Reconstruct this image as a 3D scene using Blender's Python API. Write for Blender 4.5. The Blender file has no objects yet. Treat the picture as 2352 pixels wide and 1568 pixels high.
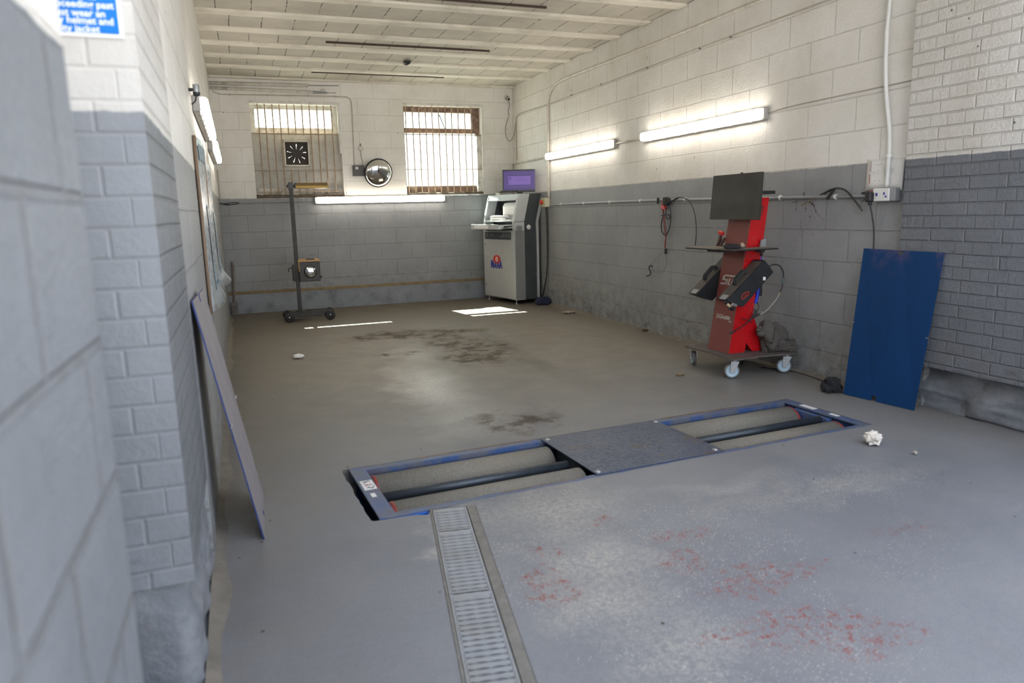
import bpy, bmesh, math, random
from mathutils import Vector, Matrix, noise as mnoise
random.seed(7)
SC = bpy.context.scene
COL = SC.collection
PI = math.pi
V = Vector

# ------------------------------------------------------------------ camera
CAM = V((0.187, -10.6136, 1.2936)); YAW, PIT, ROL, FPX = 0.3552, 0.1774, 0.0252, 1662.4
W, H, ZP = 4.221, 3.126, 1.553        # room width, ceiling height, paint line
cy_, sy_ = math.cos(YAW), math.sin(YAW); cp_, sp_ = math.cos(PIT), math.sin(PIT)
FWD = V((sy_*cp_, cy_*cp_, -sp_)); RT0 = V((cy_, -sy_, 0)); DN0 = FWD.cross(RT0)
RT = RT0*math.cos(ROL) + DN0*math.sin(ROL); DN = DN0*math.cos(ROL) - RT0*math.sin(ROL)

def at(x, y, axis, val):
    """the point of the plane axis=val that the photograph shows at pixel x, y"""
    d = RT*((x-1176)/FPX) + DN*((y-784)/FPX) + FWD
    i = 'xyz'.index(axis)
    return CAM + d*((val-CAM[i])/d[i])

cam_data = bpy.data.cameras.new('camera'); cam = bpy.data.objects.new('camera', cam_data); COL.objects.link(cam)
m = Matrix((RT, -DN, -FWD)).transposed().to_4x4(); m.translation = CAM
cam.matrix_world = m
cam_data.sensor_width = 36; cam_data.lens = FPX/2352*36; cam_data.clip_start = .05; cam_data.clip_end = 200
cam_data.dof.use_dof = True; cam_data.dof.focus_distance = 7.0; cam_data.dof.aperture_fstop = 2.3
SC.camera = cam

# ------------------------------------------------------------------ materials
class NT:
    def __init__(s, name):
        s.m = bpy.data.materials.new(name); s.m.use_nodes = True
        s.t = s.m.node_tree; s.t.nodes.clear()
        s.out = s.n('ShaderNodeOutputMaterial'); s.b = s.n('ShaderNodeBsdfPrincipled')
        s.l(s.b.outputs[0], s.out.inputs[0])
    def n(s, typ, **kw):
        nd = s.t.nodes.new(typ)
        for k, v in kw.items(): setattr(nd, k, v)
        return nd
    def l(s, a, b): s.t.links.new(a, b)
    def put(s, sock, v):
        if isinstance(v, bpy.types.NodeSocket): s.l(v, sock)
        else:
            try: sock.default_value = v
            except Exception: sock.default_value = (*v, 1) if len(v) == 3 else v
    def math(s, op, a, b=0.0, c=0.0, clamp=False):
        nd = s.n('ShaderNodeMath', operation=op, use_clamp=clamp)
        for i, v in enumerate((a, b, c)): s.put(nd.inputs[i], v)
        return nd.outputs[0]
    def vmath(s, op, a, b=(0, 0, 0)):
        nd = s.n('ShaderNodeVectorMath', operation=op); s.put(nd.inputs[0], a); s.put(nd.inputs[1], b)
        return nd.outputs['Value'] if op in ('LENGTH', 'DISTANCE', 'DOT_PRODUCT') else nd.outputs[0]
    def mix(s, fac, a, b, blend='MIX'):
        nd = s.n('ShaderNodeMix', data_type='RGBA', blend_type=blend)
        s.put(nd.inputs[0], fac); s.put(nd.inputs[6], a); s.put(nd.inputs[7], b)
        return nd.outputs[2]
    def ramp(s, v, a, b, lo=0.0, hi=1.0):
        nd = s.n('ShaderNodeMapRange', clamp=True); s.put(nd.inputs[0], v)
        for i, q in enumerate((a, b, lo, hi)): nd.inputs[i+1].default_value = q
        return nd.outputs[0]
    def noise(s, vec, scale, detail=4, rough=.55):
        nd = s.n('ShaderNodeTexNoise'); s.put(nd.inputs['Vector'], vec)
        nd.inputs['Scale'].default_value = scale; nd.inputs['Detail'].default_value = detail; nd.inputs['Roughness'].default_value = rough
        return nd.outputs['Fac']
    def noisec(s, vec, scale, detail=3):
        nd = s.n('ShaderNodeTexNoise'); s.put(nd.inputs['Vector'], vec)
        nd.inputs['Scale'].default_value = scale; nd.inputs['Detail'].default_value = detail
        return nd.outputs['Color']
    def voro(s, vec, scale, feature='F1'):
        nd = s.n('ShaderNodeTexVoronoi', feature=feature); s.put(nd.inputs['Vector'], vec); nd.inputs['Scale'].default_value = scale
        return nd.outputs['Distance'], nd.outputs['Color']
    def pos(s): return s.n('ShaderNodeNewGeometry').outputs['Position']
    def obj(s): return s.n('ShaderNodeTexCoord').outputs['Object']
    def xyz(s, v):
        nd = s.n('ShaderNodeSeparateXYZ'); s.put(nd.inputs[0], v); return nd.outputs
    def comb(s, x, y, z=0.0):
        nd = s.n('ShaderNodeCombineXYZ')
        for i, q in enumerate((x, y, z)): s.put(nd.inputs[i], q)
        return nd.outputs[0]
    def bump(s, h, strength, dist=.01, prev=None):
        nd = s.n('ShaderNodeBump'); nd.inputs['Strength'].default_value = strength; nd.inputs['Distance'].default_value = dist
        s.put(nd.inputs['Height'], h)
        if prev is not None: s.l(prev, nd.inputs['Normal'])
        return nd.outputs[0]
    def set(s, **kw):
        for k, v in kw.items(): s.put(s.b.inputs[k.replace('_', ' ')], v)
        return s.m

def plain(name, col, rough=.5, metal=0.0, var=.12, vscale=12., bump=0., bscale=60., spec=.5, dirt=None, dscale=5.):
    t = NT(name); o = t.obj()
    f = t.noise(o, vscale, 5)
    c = t.mix(t.ramp(f, .3, .7), tuple(x*(1-var) for x in col), tuple(min(1, x*(1+var)) for x in col))
    if dirt:
        c = t.mix(t.ramp(t.noise(o, dscale, 6, .65), .48, .68, 0, dirt[3]), c, dirt[:3])
    kw = dict(Base_Color=c, Roughness=t.ramp(t.noise(o, vscale*2.3, 3), .3, .7, max(.02, rough-.08), min(1, rough+.08)), Metallic=metal, Specular_IOR_Level=spec)
    if bump: kw['Normal'] = t.bump(t.noise(o, bscale, 4), bump, .004)
    return t.set(**kw)

def emit(name, col, strength):
    t = NT(name); return t.set(Base_Color=(.8, .8, .8), Emission_Color=col, Emission_Strength=strength, Roughness=.4)

WHITE = (.83, .81, .775); GREY = (.295, .302, .31)

def wall_mat(name, u, uo, kind='block', vo=1.3296, rough_amt=1.0, white=WHITE, grey=GREY, whj=.7, ms=.0045):
    t = NT(name); p = t.pos(); X, Y, Z = t.xyz(p)
    bw, rh = (.45, .225) if kind == 'block' else (.225, .075)
    wob = t.math('MULTIPLY_ADD', t.noise(p, 1.3, 2), .02 if kind == 'block' else .012, -.01)
    uu = {'x': X, '-y': t.math('MULTIPLY', Y, -1.0), '-x': t.math('MULTIPLY', X, -1.0)}[u]
    uu = t.math('ADD', t.math('ADD', uu, 20*bw-uo), t.math('MULTIPLY', wob, 1.0))
    vv = t.math('ADD', t.math('ADD', Z, 40*rh-vo), wob)
    if kind == 'brick':        # courses of stretchers and of headers by turns
        par = t.math('MODULO', t.math('FLOOR', t.math('DIVIDE', vv, rh)), 2.0)
        uu = t.math('ADD', t.math('MULTIPLY', uu, t.math('ADD', par, 1.0)), t.math('MULTIPLY', par, .1125))
    br = t.n('ShaderNodeTexBrick'); t.l(t.comb(uu, vv), br.inputs['Vector'])
    br.offset = .5 if kind == 'block' else 0.0; br.offset_frequency = 2
    br.inputs['Color1'].default_value = (0, 0, 0, 1); br.inputs['Color2'].default_value = (1, 1, 1, 1)
    br.inputs['Mortar'].default_value = (.5, .5, .5, 1)
    for k, v in (('Scale', 1.0), ('Mortar Size', ms if kind == 'block' else .007), ('Mortar Smooth', .45 if kind == 'block' else .8), ('Bias', 0.0), ('Brick Width', bw), ('Row Height', rh)):
        br.inputs[k].default_value = v
    mort = br.outputs['Fac']; bc = br.outputs['Color']
    n1 = t.noise(p, 2.2, 5, .6); n2 = t.noise(p, 9, 6, .65); n3 = t.noise(p, 55, 4, .6)
    edge = t.math('ADD', Z, t.math('MULTIPLY_ADD', t.noise(p, 14, 4), .016, -.008))
    up = t.ramp(edge, ZP-.003, ZP+.003)
    wc = t.mix(t.ramp(n1, .35, .7), white, tuple(x*y for x, y in zip(white, (.86, .84, .8))))
    gc = t.mix(t.ramp(n1, .3, .7), tuple(x*.88 for x in grey), tuple(x*1.12 for x in grey))
    c = t.mix(up, gc, wc)
    c = t.mix(t.math('MULTIPLY', t.ramp(bc, 0, 1), .05), c, t.mix(.5, c, (.05, .05, .05)))
    # grime kept in the joints, with gaps
    c = t.mix(t.math('MULTIPLY', t.math('MULTIPLY', mort, t.math('MULTIPLY_ADD', up, whj-1.0, 1.0)), t.ramp(n2, .42, .66, .08, .45 if kind == 'block' else .10)), c, (.09, .075, .06))
    # chips and old drill holes
    d, dc = t.voro(p, 6.0)
    hole = t.math('MULTIPLY', t.math('LESS_THAN', d, .045), t.math('GREATER_THAN', t.xyz(dc)[0], .72))
    d2, dc2 = t.voro(t.vmath('MULTIPLY', p, (1, 1, .45)), 15.0)
    chip = t.math('MULTIPLY', t.math('LESS_THAN', t.math('ADD', d2, t.math('MULTIPLY', n3, .12)), .17), t.math('GREATER_THAN', t.math('MULTIPLY', t.xyz(dc2)[1], t.ramp(n1, .45, .7)), .5))
    c = t.mix(t.math('MULTIPLY', hole, .8), c, (.05, .045, .04))
    c = t.mix(t.math('MULTIPLY', chip, .5), c, (.16, .13, .11))
    # splashed road dirt near the floor
    low = t.math('MULTIPLY', t.ramp(Z, .62, .05), t.ramp(n2, .38, .7))
    c = t.mix(t.math('MULTIPLY', low, .75), c, (.13, .115, .095))
    scuff = t.math('MULTIPLY', t.ramp(Z, .55, .15), t.ramp(t.noise(t.vmath('MULTIPLY', p, (7, 7, 16)), 1.0, 5, .7), .56, .68))
    c = t.mix(t.math('MULTIPLY', scuff, .75), c, (.05, .055, .065))
    hgt = t.math('SUBTRACT', t.math('MULTIPLY', n3, .75 if kind == 'block' else .95), t.math('MULTIPLY', mort, 1.0))
    hgt = t.math('ADD', hgt, t.math('MULTIPLY', t.noise(p, 24, 3), .35 if kind == 'block' else .6))
    hgt = t.math('ADD', hgt, t.math('MULTIPLY', t.ramp(bc, 0, 1), .22))
    hgt = t.math('MULTIPLY', hgt, t.math('MULTIPLY_ADD', up, -.3 if whj < .5 else 0.0, 1.0)); nb = t.bump(hgt, min(1, .85*rough_amt), .006*rough_amt)
    return t.set(Base_Color=c, Roughness=t.ramp(n3, .3, .7, .42, .62), Normal=nb, Specular_IOR_Level=.45)

M = {}
M['wall_back'] = wall_mat('painted_blocks_back', 'x', .108-.225, whj=.25)
M['wall_side'] = wall_mat('painted_blocks_side', '-y', 1.6707-.225)
M['wall_near'] = wall_mat('painted_blocks_entrance', '-y', .2, ms=.011, rough_amt=1.15, grey=(.175, .186, .205))
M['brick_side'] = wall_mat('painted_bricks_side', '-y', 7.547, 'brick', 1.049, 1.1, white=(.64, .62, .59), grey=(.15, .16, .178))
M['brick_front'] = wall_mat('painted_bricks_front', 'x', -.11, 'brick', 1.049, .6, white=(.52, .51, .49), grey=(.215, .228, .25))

# rough stone plinth under the bricks
t = NT('rough_stone_plinth'); p = t.pos(); n1 = t.noise(p, 5, 6, .7)
M['plinth'] = t.set(Base_Color=t.mix(t.ramp(n1, .35, .7), (.13, .14, .155), (.24, .245, .26)), Roughness=.6, Normal=t.bump(t.noise(p, 40, 5, .65), .7, .006))

# ceiling: beam and block, painted
t = NT('painted_ceiling_blocks'); p = t.pos(); X, Y, Z = t.xyz(p)
br = t.n('ShaderNodeTexBrick'); br.offset = .37; br.offset_frequency = 2
t.l(t.comb(t.math('ADD', X, t.math('MULTIPLY', t.noise(p, 3, 2), .03)), t.math('ADD', Y, 20*.62+.08)), br.inputs['Vector'])
br.inputs['Color1'].default_value = (0, 0, 0, 1); br.inputs['Color2'].default_value = (1, 1, 1, 1)
for k, v in (('Scale', 1.0), ('Mortar Size', .005), ('Mortar Smooth', .1), ('Brick Width', .295), ('Row Height', .62)): br.inputs[k].default_value = v
n1 = t.noise(p, 1.8, 6, .65); n2 = t.noise(p, 11, 5, .7)
c = t.mix(t.ramp(n1, .35, .68), (.60, .56, .48), (.44, .41, .35))
c = t.mix(t.math('MULTIPLY', t.ramp(br.outputs['Color'], 0, 1), .22), c, (.36, .335, .29))
c = t.mix(t.math('MULTIPLY', br.outputs['Fac'], t.ramp(n2, .36, .56, .1, .95)), c, (.035, .028, .022))
c = t.mix(t.ramp(t.noise(t.vmath('MULTIPLY', p, (2, 6, 1)), 2.2, 7, .72), .60, .72, 0, .6), c, (.14, .125, .11))
M['ceiling'] = t.set(Base_Color=c, Roughness=.75, Normal=t.bump(t.math('SUBTRACT', t.math('MULTIPLY', n2, .4), br.outputs['Fac']), .6, .008))
M['joist'] = plain('painted_joist', (.74, .70, .61), .7, var=.08, vscale=3, bump=.25, bscale=30, dirt=(.4, .35, .28, .5), dscale=2.5)

# floor: worn painted concrete; the dust, the oil and the paint remnants have shapes of their own
t = NT('worn_painted_concrete'); p = t.pos(); X, Y, Z = t.xyz(p)
def blob(lst, wob=.35, wsc=3.5):
    pw = t.vmath('ADD', p, t.vmath('MULTIPLY', t.vmath('SUBTRACT', t.noisec(p, wsc), (.5, .5, .5)), (wob, wob, 0)))
    acc = None
    for (x, y, rx, ry, s) in lst:
        d = t.vmath('LENGTH', t.vmath('MULTIPLY', t.vmath('SUBTRACT', pw, (x, y, 0)), (1/rx, 1/ry, 0)))
        f = t.ramp(d, .15, 1.0, s, 0)
        acc = f if acc is None else t.math('MAXIMUM', acc, f)
    return acc
nb_ = t.noise(p, .9, 5, .6); nm = t.noise(p, 4, 6, .65); nf = t.noise(p, 38, 5, .7); ng = t.noise(p, 170, 3, .7)
paint = t.mix(t.ramp(nb_, .35, .65), (.172, .174, .190), (.230, .229, .240))
dust = t.mix(t.ramp(nm, .35, .68), (.225, .193, .155), (.298, .262, .215))
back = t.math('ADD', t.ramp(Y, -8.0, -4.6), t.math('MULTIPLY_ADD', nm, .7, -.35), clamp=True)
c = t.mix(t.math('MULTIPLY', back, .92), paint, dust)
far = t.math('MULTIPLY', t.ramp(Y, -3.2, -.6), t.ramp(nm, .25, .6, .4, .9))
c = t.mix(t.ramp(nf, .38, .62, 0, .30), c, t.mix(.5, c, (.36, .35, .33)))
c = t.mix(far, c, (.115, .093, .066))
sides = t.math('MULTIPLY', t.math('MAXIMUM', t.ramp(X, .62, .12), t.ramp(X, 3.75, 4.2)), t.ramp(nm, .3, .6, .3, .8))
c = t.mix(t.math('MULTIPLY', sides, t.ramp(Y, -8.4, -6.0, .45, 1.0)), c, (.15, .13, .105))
# worn light tracks and bare aggregate
worn = blob([(1.45, -5.3, .34, 1.15, 1), (1.62, -4.1, .25, .6, .55), (1.5, -6.3, .4, .6, .6), (1.42, -7.85, .42, .35, .7), (1.34, -8.35, .3, .34, .75), (1.25, -8.6, .3, .3, .65), (1.3, -8.95, .3, .25, .5), (2.7, -8.15, .8, .16, .4), (2.2, -7.9, .5, .14, .35), (.86, -7.95, .1, .14, .9)], .5, 4)
c = t.mix(t.math('MULTIPLY', worn, t.math('MULTIPLY', t.ramp(nf, .42, .56, .2, .95), t.ramp(t.noise(p, 95, 3, .7), .4, .58, .35, 1.0))), c, (.49, .45, .39))
agg = blob([(1.5, -8.4, 1.0, .95, 1), (1.5, -9.1, .8, .5, 1), (2.6, -8.1, 1.1, .5, .8), (1.3, -7.75, .8, .4, 1), (2.4, -8.8, 1.0, .4, .45)], .5, 3)
dv, dcv = t.voro(p, 115)
spk = t.math('MULTIPLY', t.math('LESS_THAN', t.math('ADD', dv, t.math('MULTIPLY', ng, .35)), .44), t.math('GREATER_THAN', t.math('MULTIPLY', t.xyz(dcv)[0], t.ramp(agg, 0, .8)), .45))
spk = t.math('MULTIPLY', spk, t.ramp(t.noise(p, 7, 4, .7), .42, .58, .3, 1.0))
c = t.mix(spk, c, (.52, .49, .43))
# red paint left from an older coat
red = blob([(1.185, -8.22, .10, .07, 1), (1.1, -8.45, .13, .2, .9), (1.53, -8.02, .10, .07, .8), (1.81, -8.70, .35, .12, .9), (1.72, -9.0, .3, .14, .9), (1.64, -8.5, .14, .12, .8), (1.87, -9.1, .25, .1, .9), (2.09, -8.69, .06, .05, 1), (1.45, -8.95, .12, .05, .8), (1.75, -8.3, .22, .1, .7), (2.6, -8.6, .25, .08, .6), (1.05, -5.7, .3, .2, .25)], .22, 6)
rn = t.ramp(t.math('ADD', t.noise(p, 26, 8, .85), t.math('MULTIPLY_ADD', t.noise(p, 110, 2, .5), .3, -.15)), .53, .58)
c = t.mix(t.math('MULTIPLY', t.ramp(red, .12, .45), rn, clamp=True), c, (.25, .075, .065))
# oil
oil = blob([(1.75, -2.85, .65, .45, 1), (2.15, -3.0, .5, .5, 1), (2.2, -3.7, .45, .65, 1), (2.15, -4.4, .55, .55, .9), (1.53, -3.98, .24, .10, 1.6), (1.72, -6.49, .36, .36, 1), (1.35, -2.9, .4, .3, .7), (2.5, -2.95, .35, .22, .9), (2.5, -4.0, .3, .5, .6)], .35, 5)
on = t.ramp(t.noise(t.vmath('MULTIPLY', p, (.8, .8, 1)), 7.0, 6, .72), .47, .55)
c = t.mix(t.math('MULTIPLY', t.ramp(oil, .15, .6, 0, .75), on, clamp=True), c, (.062, .038, .019))
trail = blob([(2.58, -3.4, .14, .5, .8), (2.54, -4.2, .12, .6, .8), (2.52, -5.0, .13, .6, .9), (2.54, -5.8, .2, .6, .5)], .25, 3)
c = t.mix(t.math('MULTIPLY', trail, .45), c, (.10, .10, .085))
crumb, cc_ = t.voro(p, 9)
c = t.mix(t.math('MULTIPLY', t.math('LESS_THAN', crumb, .06), t.math('GREATER_THAN', t.xyz(cc_)[1], .7)), c, (.06, .045, .035))
c = t.mix(t.math('MULTIPLY', t.ramp(ng, .38, .62), .42), c, t.mix(.5, c, (.02, .02, .02)))
c = t.mix(t.ramp(Y, -11.0, -12.2), c, t.mix(nm, (.30, .29, .27), (.40, .385, .36)))      # unseen yard outside, made lighter to bounce sun into the room
wet = worn
rg = t.math('SUBTRACT', t.ramp(nf, .3, .7, .42, .60), t.math('MULTIPLY', wet, .12))
M['floor'] = t.set(Base_Color=c, Roughness=rg, Specular_IOR_Level=t.math('SUBTRACT', t.ramp(worn, 0, 1, .2, .5), t.ramp(oil, .1, .6, 0, .17), clamp=True), Normal=t.bump(t.math('ADD', nf, t.math('MULTIPLY', ng, .5)), .25, .003))
M['concrete_cut'] = plain('broken_concrete', (.16, .15, .14), .85, var=.3, bump=.6)

M['dust'] = plain('brown_dust', (.19, .145, .085), .9, var=.2, bump=.3)
M['ledge'] = plain('grey_plaster_ledge', (.255, .27, .295), .6, var=.1, bump=.4, bscale=25, dirt=(.10, .105, .115, .7), dscale=6)
M['white_paint'] = plain('white_gloss_paint', (.72, .70, .66), .4, var=.06, dirt=(.4, .36, .3, .6), dscale=8)
M['cream_wood'] = plain('dirty_cream_frame', (.68, .655, .60), .5, var=.1, dirt=(.2, .16, .12, .8), dscale=9)
M['brown_wood'] = plain('stained_brown_frame', (.15, .092, .068), .5, var=.25, dirt=(.4, .3, .22, .6), dscale=12)
M['board'] = plain('grey_white_board', (.56, .545, .50), .6, var=.06, dirt=(.36, .33, .28, .6), dscale=7)
M['rust_bar'] = plain('rusty_bar', (.40, .30, .21), .6, .1, var=.2, vscale=25, dirt=(.20, .12, .08, .6), dscale=20)
M['debris'] = plain('sill_debris', (.13, .10, .075), .9, var=.5, vscale=40, bump=.8)
t = NT('dusty_window_glass')
tr = t.n('ShaderNodeBsdfTransparent'); tr.inputs[0].default_value = (.93, 1.0, .965, 1)
gl = t.n('ShaderNodeBsdfGlossy'); gl.inputs['Roughness'].default_value = .02
df = t.n('ShaderNodeBsdfTranslucent'); df.inputs[0].default_value = (.75, .85, .80, 1)
m1 = t.n('ShaderNodeMixShader'); m2 = t.n('ShaderNodeMixShader')
t.put(m1.inputs[0], t.ramp(t.noise(t.obj(), 4, 5), .3, .7, .05, .16)); t.l(tr.outputs[0], m1.inputs[1]); t.l(df.outputs[0], m1.inputs[2])
m2.inputs[0].default_value = .05; t.l(m1.outputs[0], m2.inputs[1]); t.l(gl.outputs[0], m2.inputs[2])
t.l(m2.outputs[0], t.out.inputs[0]); M['glass'] = t.m

M['plastic_white'] = plain('yellowed_white_plastic', (.66, .62, .53), .4, var=.05)
M['plastic_black'] = plain('black_plastic', (.018, .018, .02), .38, var=.3)
M['rubber'] = plain('black_rubber', (.02, .02, .02), .7, var=.3)
M['fan_dark'] = plain('dusty_brown_grille', (.05, .036, .022), .6, var=.3)
M['fan_blade'] = plain('fan_blade_brown', (.13, .10, .05), .5)
M['galv'] = plain('galvanised_steel', (.42, .43, .44), .38, .75, var=.1, vscale=30)
M['grate'] = plain('galvanised_grating', (.34, .35, .37), .5, .35, var=.12, vscale=14, dirt=(.25, .23, .2, .5), dscale=7)
M['channel'] = plain('dirty_channel_edge', (.2, .185, .165), .7, .2, var=.2, vscale=20)
M['void'] = plain('dark_pit', (.025, .025, .028), .9)
M['conduit'] = plain('grey_painted_conduit', (.27, .28, .29), .42, .1, var=.1)
M['conduit_cream'] = plain('cream_painted_conduit', (.62, .585, .52), .5, .0, var=.1, dirt=(.34, .30, .25, .5), dscale=9)
M['conduit_white'] = plain('white_conduit', (.70, .70, .68), .35, var=.05)
M['cable_dark'] = plain('dark_cable', (.03, .027, .026), .5)
M['cable_cream'] = plain('cream_cable', (.46, .42, .35), .6)
M['cable_grey'] = plain('thin_grey_wire', (.17, .17, .17), .5)
M['red'] = plain('red_plastic', (.55, .02, .015), .4)
M['dark_steel'] = plain('dark_painted_steel', (.028, .027, .026), .5, .2, var=.3, dirt=(.08, .065, .045, .6), dscale=5)
M['tester_box'] = plain('dark_brown_box', (.035, .03, .027), .45, var=.2)
M['yellow'] = plain('yellow_paint', (.40, .235, .01), .4, var=.15, dirt=(.22, .15, .06, .4))
M['orange_top'] = plain('dusty_orange_paint', (.44, .25, .08), .4, var=.12)
M['cab_light'] = plain('light_grey_cabinet', (.43, .435, .425), .42, var=.04)
M['cab_pale'] = plain('pale_grey_cabinet_edge', (.46, .475, .48), .4, var=.04)
M['cab_dark'] = plain('charcoal_cabinet_panel', (.055, .062, .068), .45, var=.1)
M['paper'] = plain('white_paper', (.78, .77, .75), .6, var=.03)
M['paper_red'] = plain('printed_paper', (.62, .55, .6), .6, var=.1)
M['ink'] = plain('dark_print', (.10, .10, .11), .6)
M['ink_red'] = plain('red_print', (.40, .16, .17), .6)
M['ink_faint'] = plain('faint_print', (.52, .51, .50), .6)
M['logo_red'] = plain('logo_red', (.62, .035, .015), .4)
M['logo_blue'] = plain('logo_blue', (.03, .04, .30), .4)
M['icon_grey'] = plain('icon_print', (.27, .28, .28), .5)
M['cart_red'] = plain('glossy_red_panel', (.50, .008, .012), .22, var=.06, spec=.6)
M['cart_dusty'] = plain('dust_covered_red_panel', (.20, .052, .042), .6, var=.08, vscale=30, bump=.1, bscale=200)
M['cart_base'] = plain('dusty_dark_plate', (.115, .095, .085), .7, .1, var=.15, vscale=20)
M['shelf_dust'] = plain('dusty_shelf', (.17, .14, .105), .7, var=.15)
M['monitor_face'] = plain('dusty_dark_screen', (.024, .022, .016), .5, var=.05, vscale=4)
M['analyser'] = plain('charcoal_analyser_case', (.022, .024, .027), .45, .2, var=.15)
M['analyser_top'] = plain('dusty_case_top', (.085, .07, .058), .65, var=.4, vscale=18)
M['wheel_grey'] = plain('grey_rubber_tyre', (.14, .135, .13), .6)
M['wheel_blue'] = plain('pale_blue_hub', (.40, .52, .60), .4, var=.05)
M['cloth'] = plain('dark_grey_cloth', (.085, .075, .066), .85, var=.12, bump=.25, bscale=300)
M['blue_strap'] = plain('blue_strap', (.01, .03, .50), .45)
M['brass'] = plain('brass', (.6, .45, .12), .3, .9)
t = NT('dark_blue_panel'); o = t.obj(); X, Y, Z = t.xyz(o)
c = t.mix(t.ramp(t.noise(o, 3, 5), .3, .7), (.003, .034, .115), (.004, .040, .135))
c = t.mix(t.math('MULTIPLY', t.ramp(Z, .80, .95), t.ramp(t.noise(t.vmath('MULTIPLY', o, (1, 1, 1)), 5.5, 4, .6), .50, .66, 0, .65)), c, (.10, .075, .135))
M['panel_blue'] = t.set(Base_Color=c, Roughness=.55, Specular_IOR_Level=.22)
M['panel_dusty'] = plain('dusty_mauve_panel', (.235, .215, .225), .6, .1, var=.08, vscale=4)
M['edge_blue'] = plain('blue_edge', (.018, .04, .15), .6)
M['mirror'] = NT('convex_mirror').set(Base_Color=(.80, .80, .79), Metallic=1.0, Roughness=.015)
M['sticker'] = plain('white_sticker', (.75, .74, .72), .5, var=.04)
M['sign_blue'] = plain('sign_blue', (.0, .15, .54), .35, var=.03)
M['sign_white'] = plain('sign_white', (.82, .82, .84), .35, var=.03)
M['clear_plastic'] = NT('clear_poster_plastic').set(Base_Color=(.66, .68, .68), Roughness=.16, Specular_IOR_Level=.8)
M['poster'] = plain('faded_chart', (.40, .44, .47), .28, var=.2, vscale=6, spec=.7)
M['poster_edge'] = plain('brown_board_edge', (.22, .15, .10), .6)
M['poster_blue'] = plain('chart_blue', (.13, .22, .31), .4)
M['screen_purple'] = NT('purple_screen').set(Base_Color=(.02, .01, .05), Emission_Color=(.075, .03, .22, 1), Emission_Strength=.42, Roughness=.3)
M['screen_box'] = NT('lilac_dialog').set(Base_Color=(.02, .01, .05), Emission_Color=(.20, .10, .42, 1), Emission_Strength=.5, Roughness=.3)
M['screen_ink'] = NT('screen_dark').set(Base_Color=(.01, .005, .02), Emission_Color=(.02, .008, .07, 1), Emission_Strength=1.0, Roughness=.3)
M['lamp'] = emit('lit_diffuser', (1, .92, .80, 1), 11.0)
M['lamp_body'] = plain('lamp_housing', (.36, .35, .33), .5)
# roller bed materials
t = NT('chipped_blue_frame'); o = t.obj(); n1 = t.noise(o, 5, 5, .7)
c = t.mix(t.ramp(n1, .46, .58), (.12, .13, .165), (.045, .095, .24))
c = t.mix(t.ramp(t.noise(o, 3.1, 6, .7), .56, .66), c, (.13, .09, .065))
M['frame_blue'] = t.set(Base_Color=c, Roughness=.45, Metallic=.1)
M['frame_slate'] = plain('dusty_slate_blue', (.115, .13, .175), .5, .1, var=.1, dirt=(.02, .08, .3, .5), dscale=6)
M['bright_blue'] = plain('fresh_blue_paint', (.01, .10, .45), .4, var=.2)
t = NT('gritted_roller'); o = t.obj(); d, dc = t.voro(o, 240); n1 = t.noise(o, 3, 5, .6); n2 = t.noise(o, 260, 3, .7)
c = t.mix(t.ramp(n2, .35, .7), (.16, .146, .12), (.35, .322, .272))
c = t.mix(t.math('MULTIPLY', t.math('LESS_THAN', d, .25), t.math('GREATER_THAN', t.xyz(dc)[0], .80)), c, (.58, .55, .48))
c = t.mix(t.ramp(n1, .5, .75, 0, .5), c, (.30, .235, .16))
M['grit'] = t.set(Base_Color=c, Roughness=.8, Normal=t.bump(t.math('SUBTRACT', n2, d), .9, .004))
M['ring_red'] = plain('dull_red_ring', (.24, .035, .03), .5, var=.2)
M['rust_strip'] = plain('rusty_edge_strip', (.15, .10, .065), .55, .2, var=.35, vscale=10)
M['tube'] = plain('worn_dark_tube', (.055, .065, .078), .4, .5, var=.15)
t = NT('checker_plate'); o = t.obj(); X, Y, Z = t.xyz(o)
chk = t.n('ShaderNodeTexChecker'); t.l(t.vmath('ADD', o, (10, 10, .013)), chk.inputs['Vector']); chk.inputs['Scale'].default_value = 1/.028
d1, _ = t.voro(t.vmath('MULTIPLY', o, (1, 1, 0)), 38)
n1 = t.noise(o, 6, 5, .65)
c = t.mix(t.ramp(n1, .4, .65), (.055, .072, .112), (.075, .092, .132))
c = t.mix(t.ramp(t.noise(t.vmath('MULTIPLY', o, (.7, 1.6, 1)), 5, 5, .65), .565, .66, 0, .8), c, (.10, .066, .038))
c = t.mix(t.ramp(d1, .32, .12, 0, .35), c, (.2, .21, .24))
M['plate'] = t.set(Base_Color=c, Roughness=.42, Metallic=.25, Normal=t.bump(t.ramp(d1, .40, .18), .8, .004))

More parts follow.
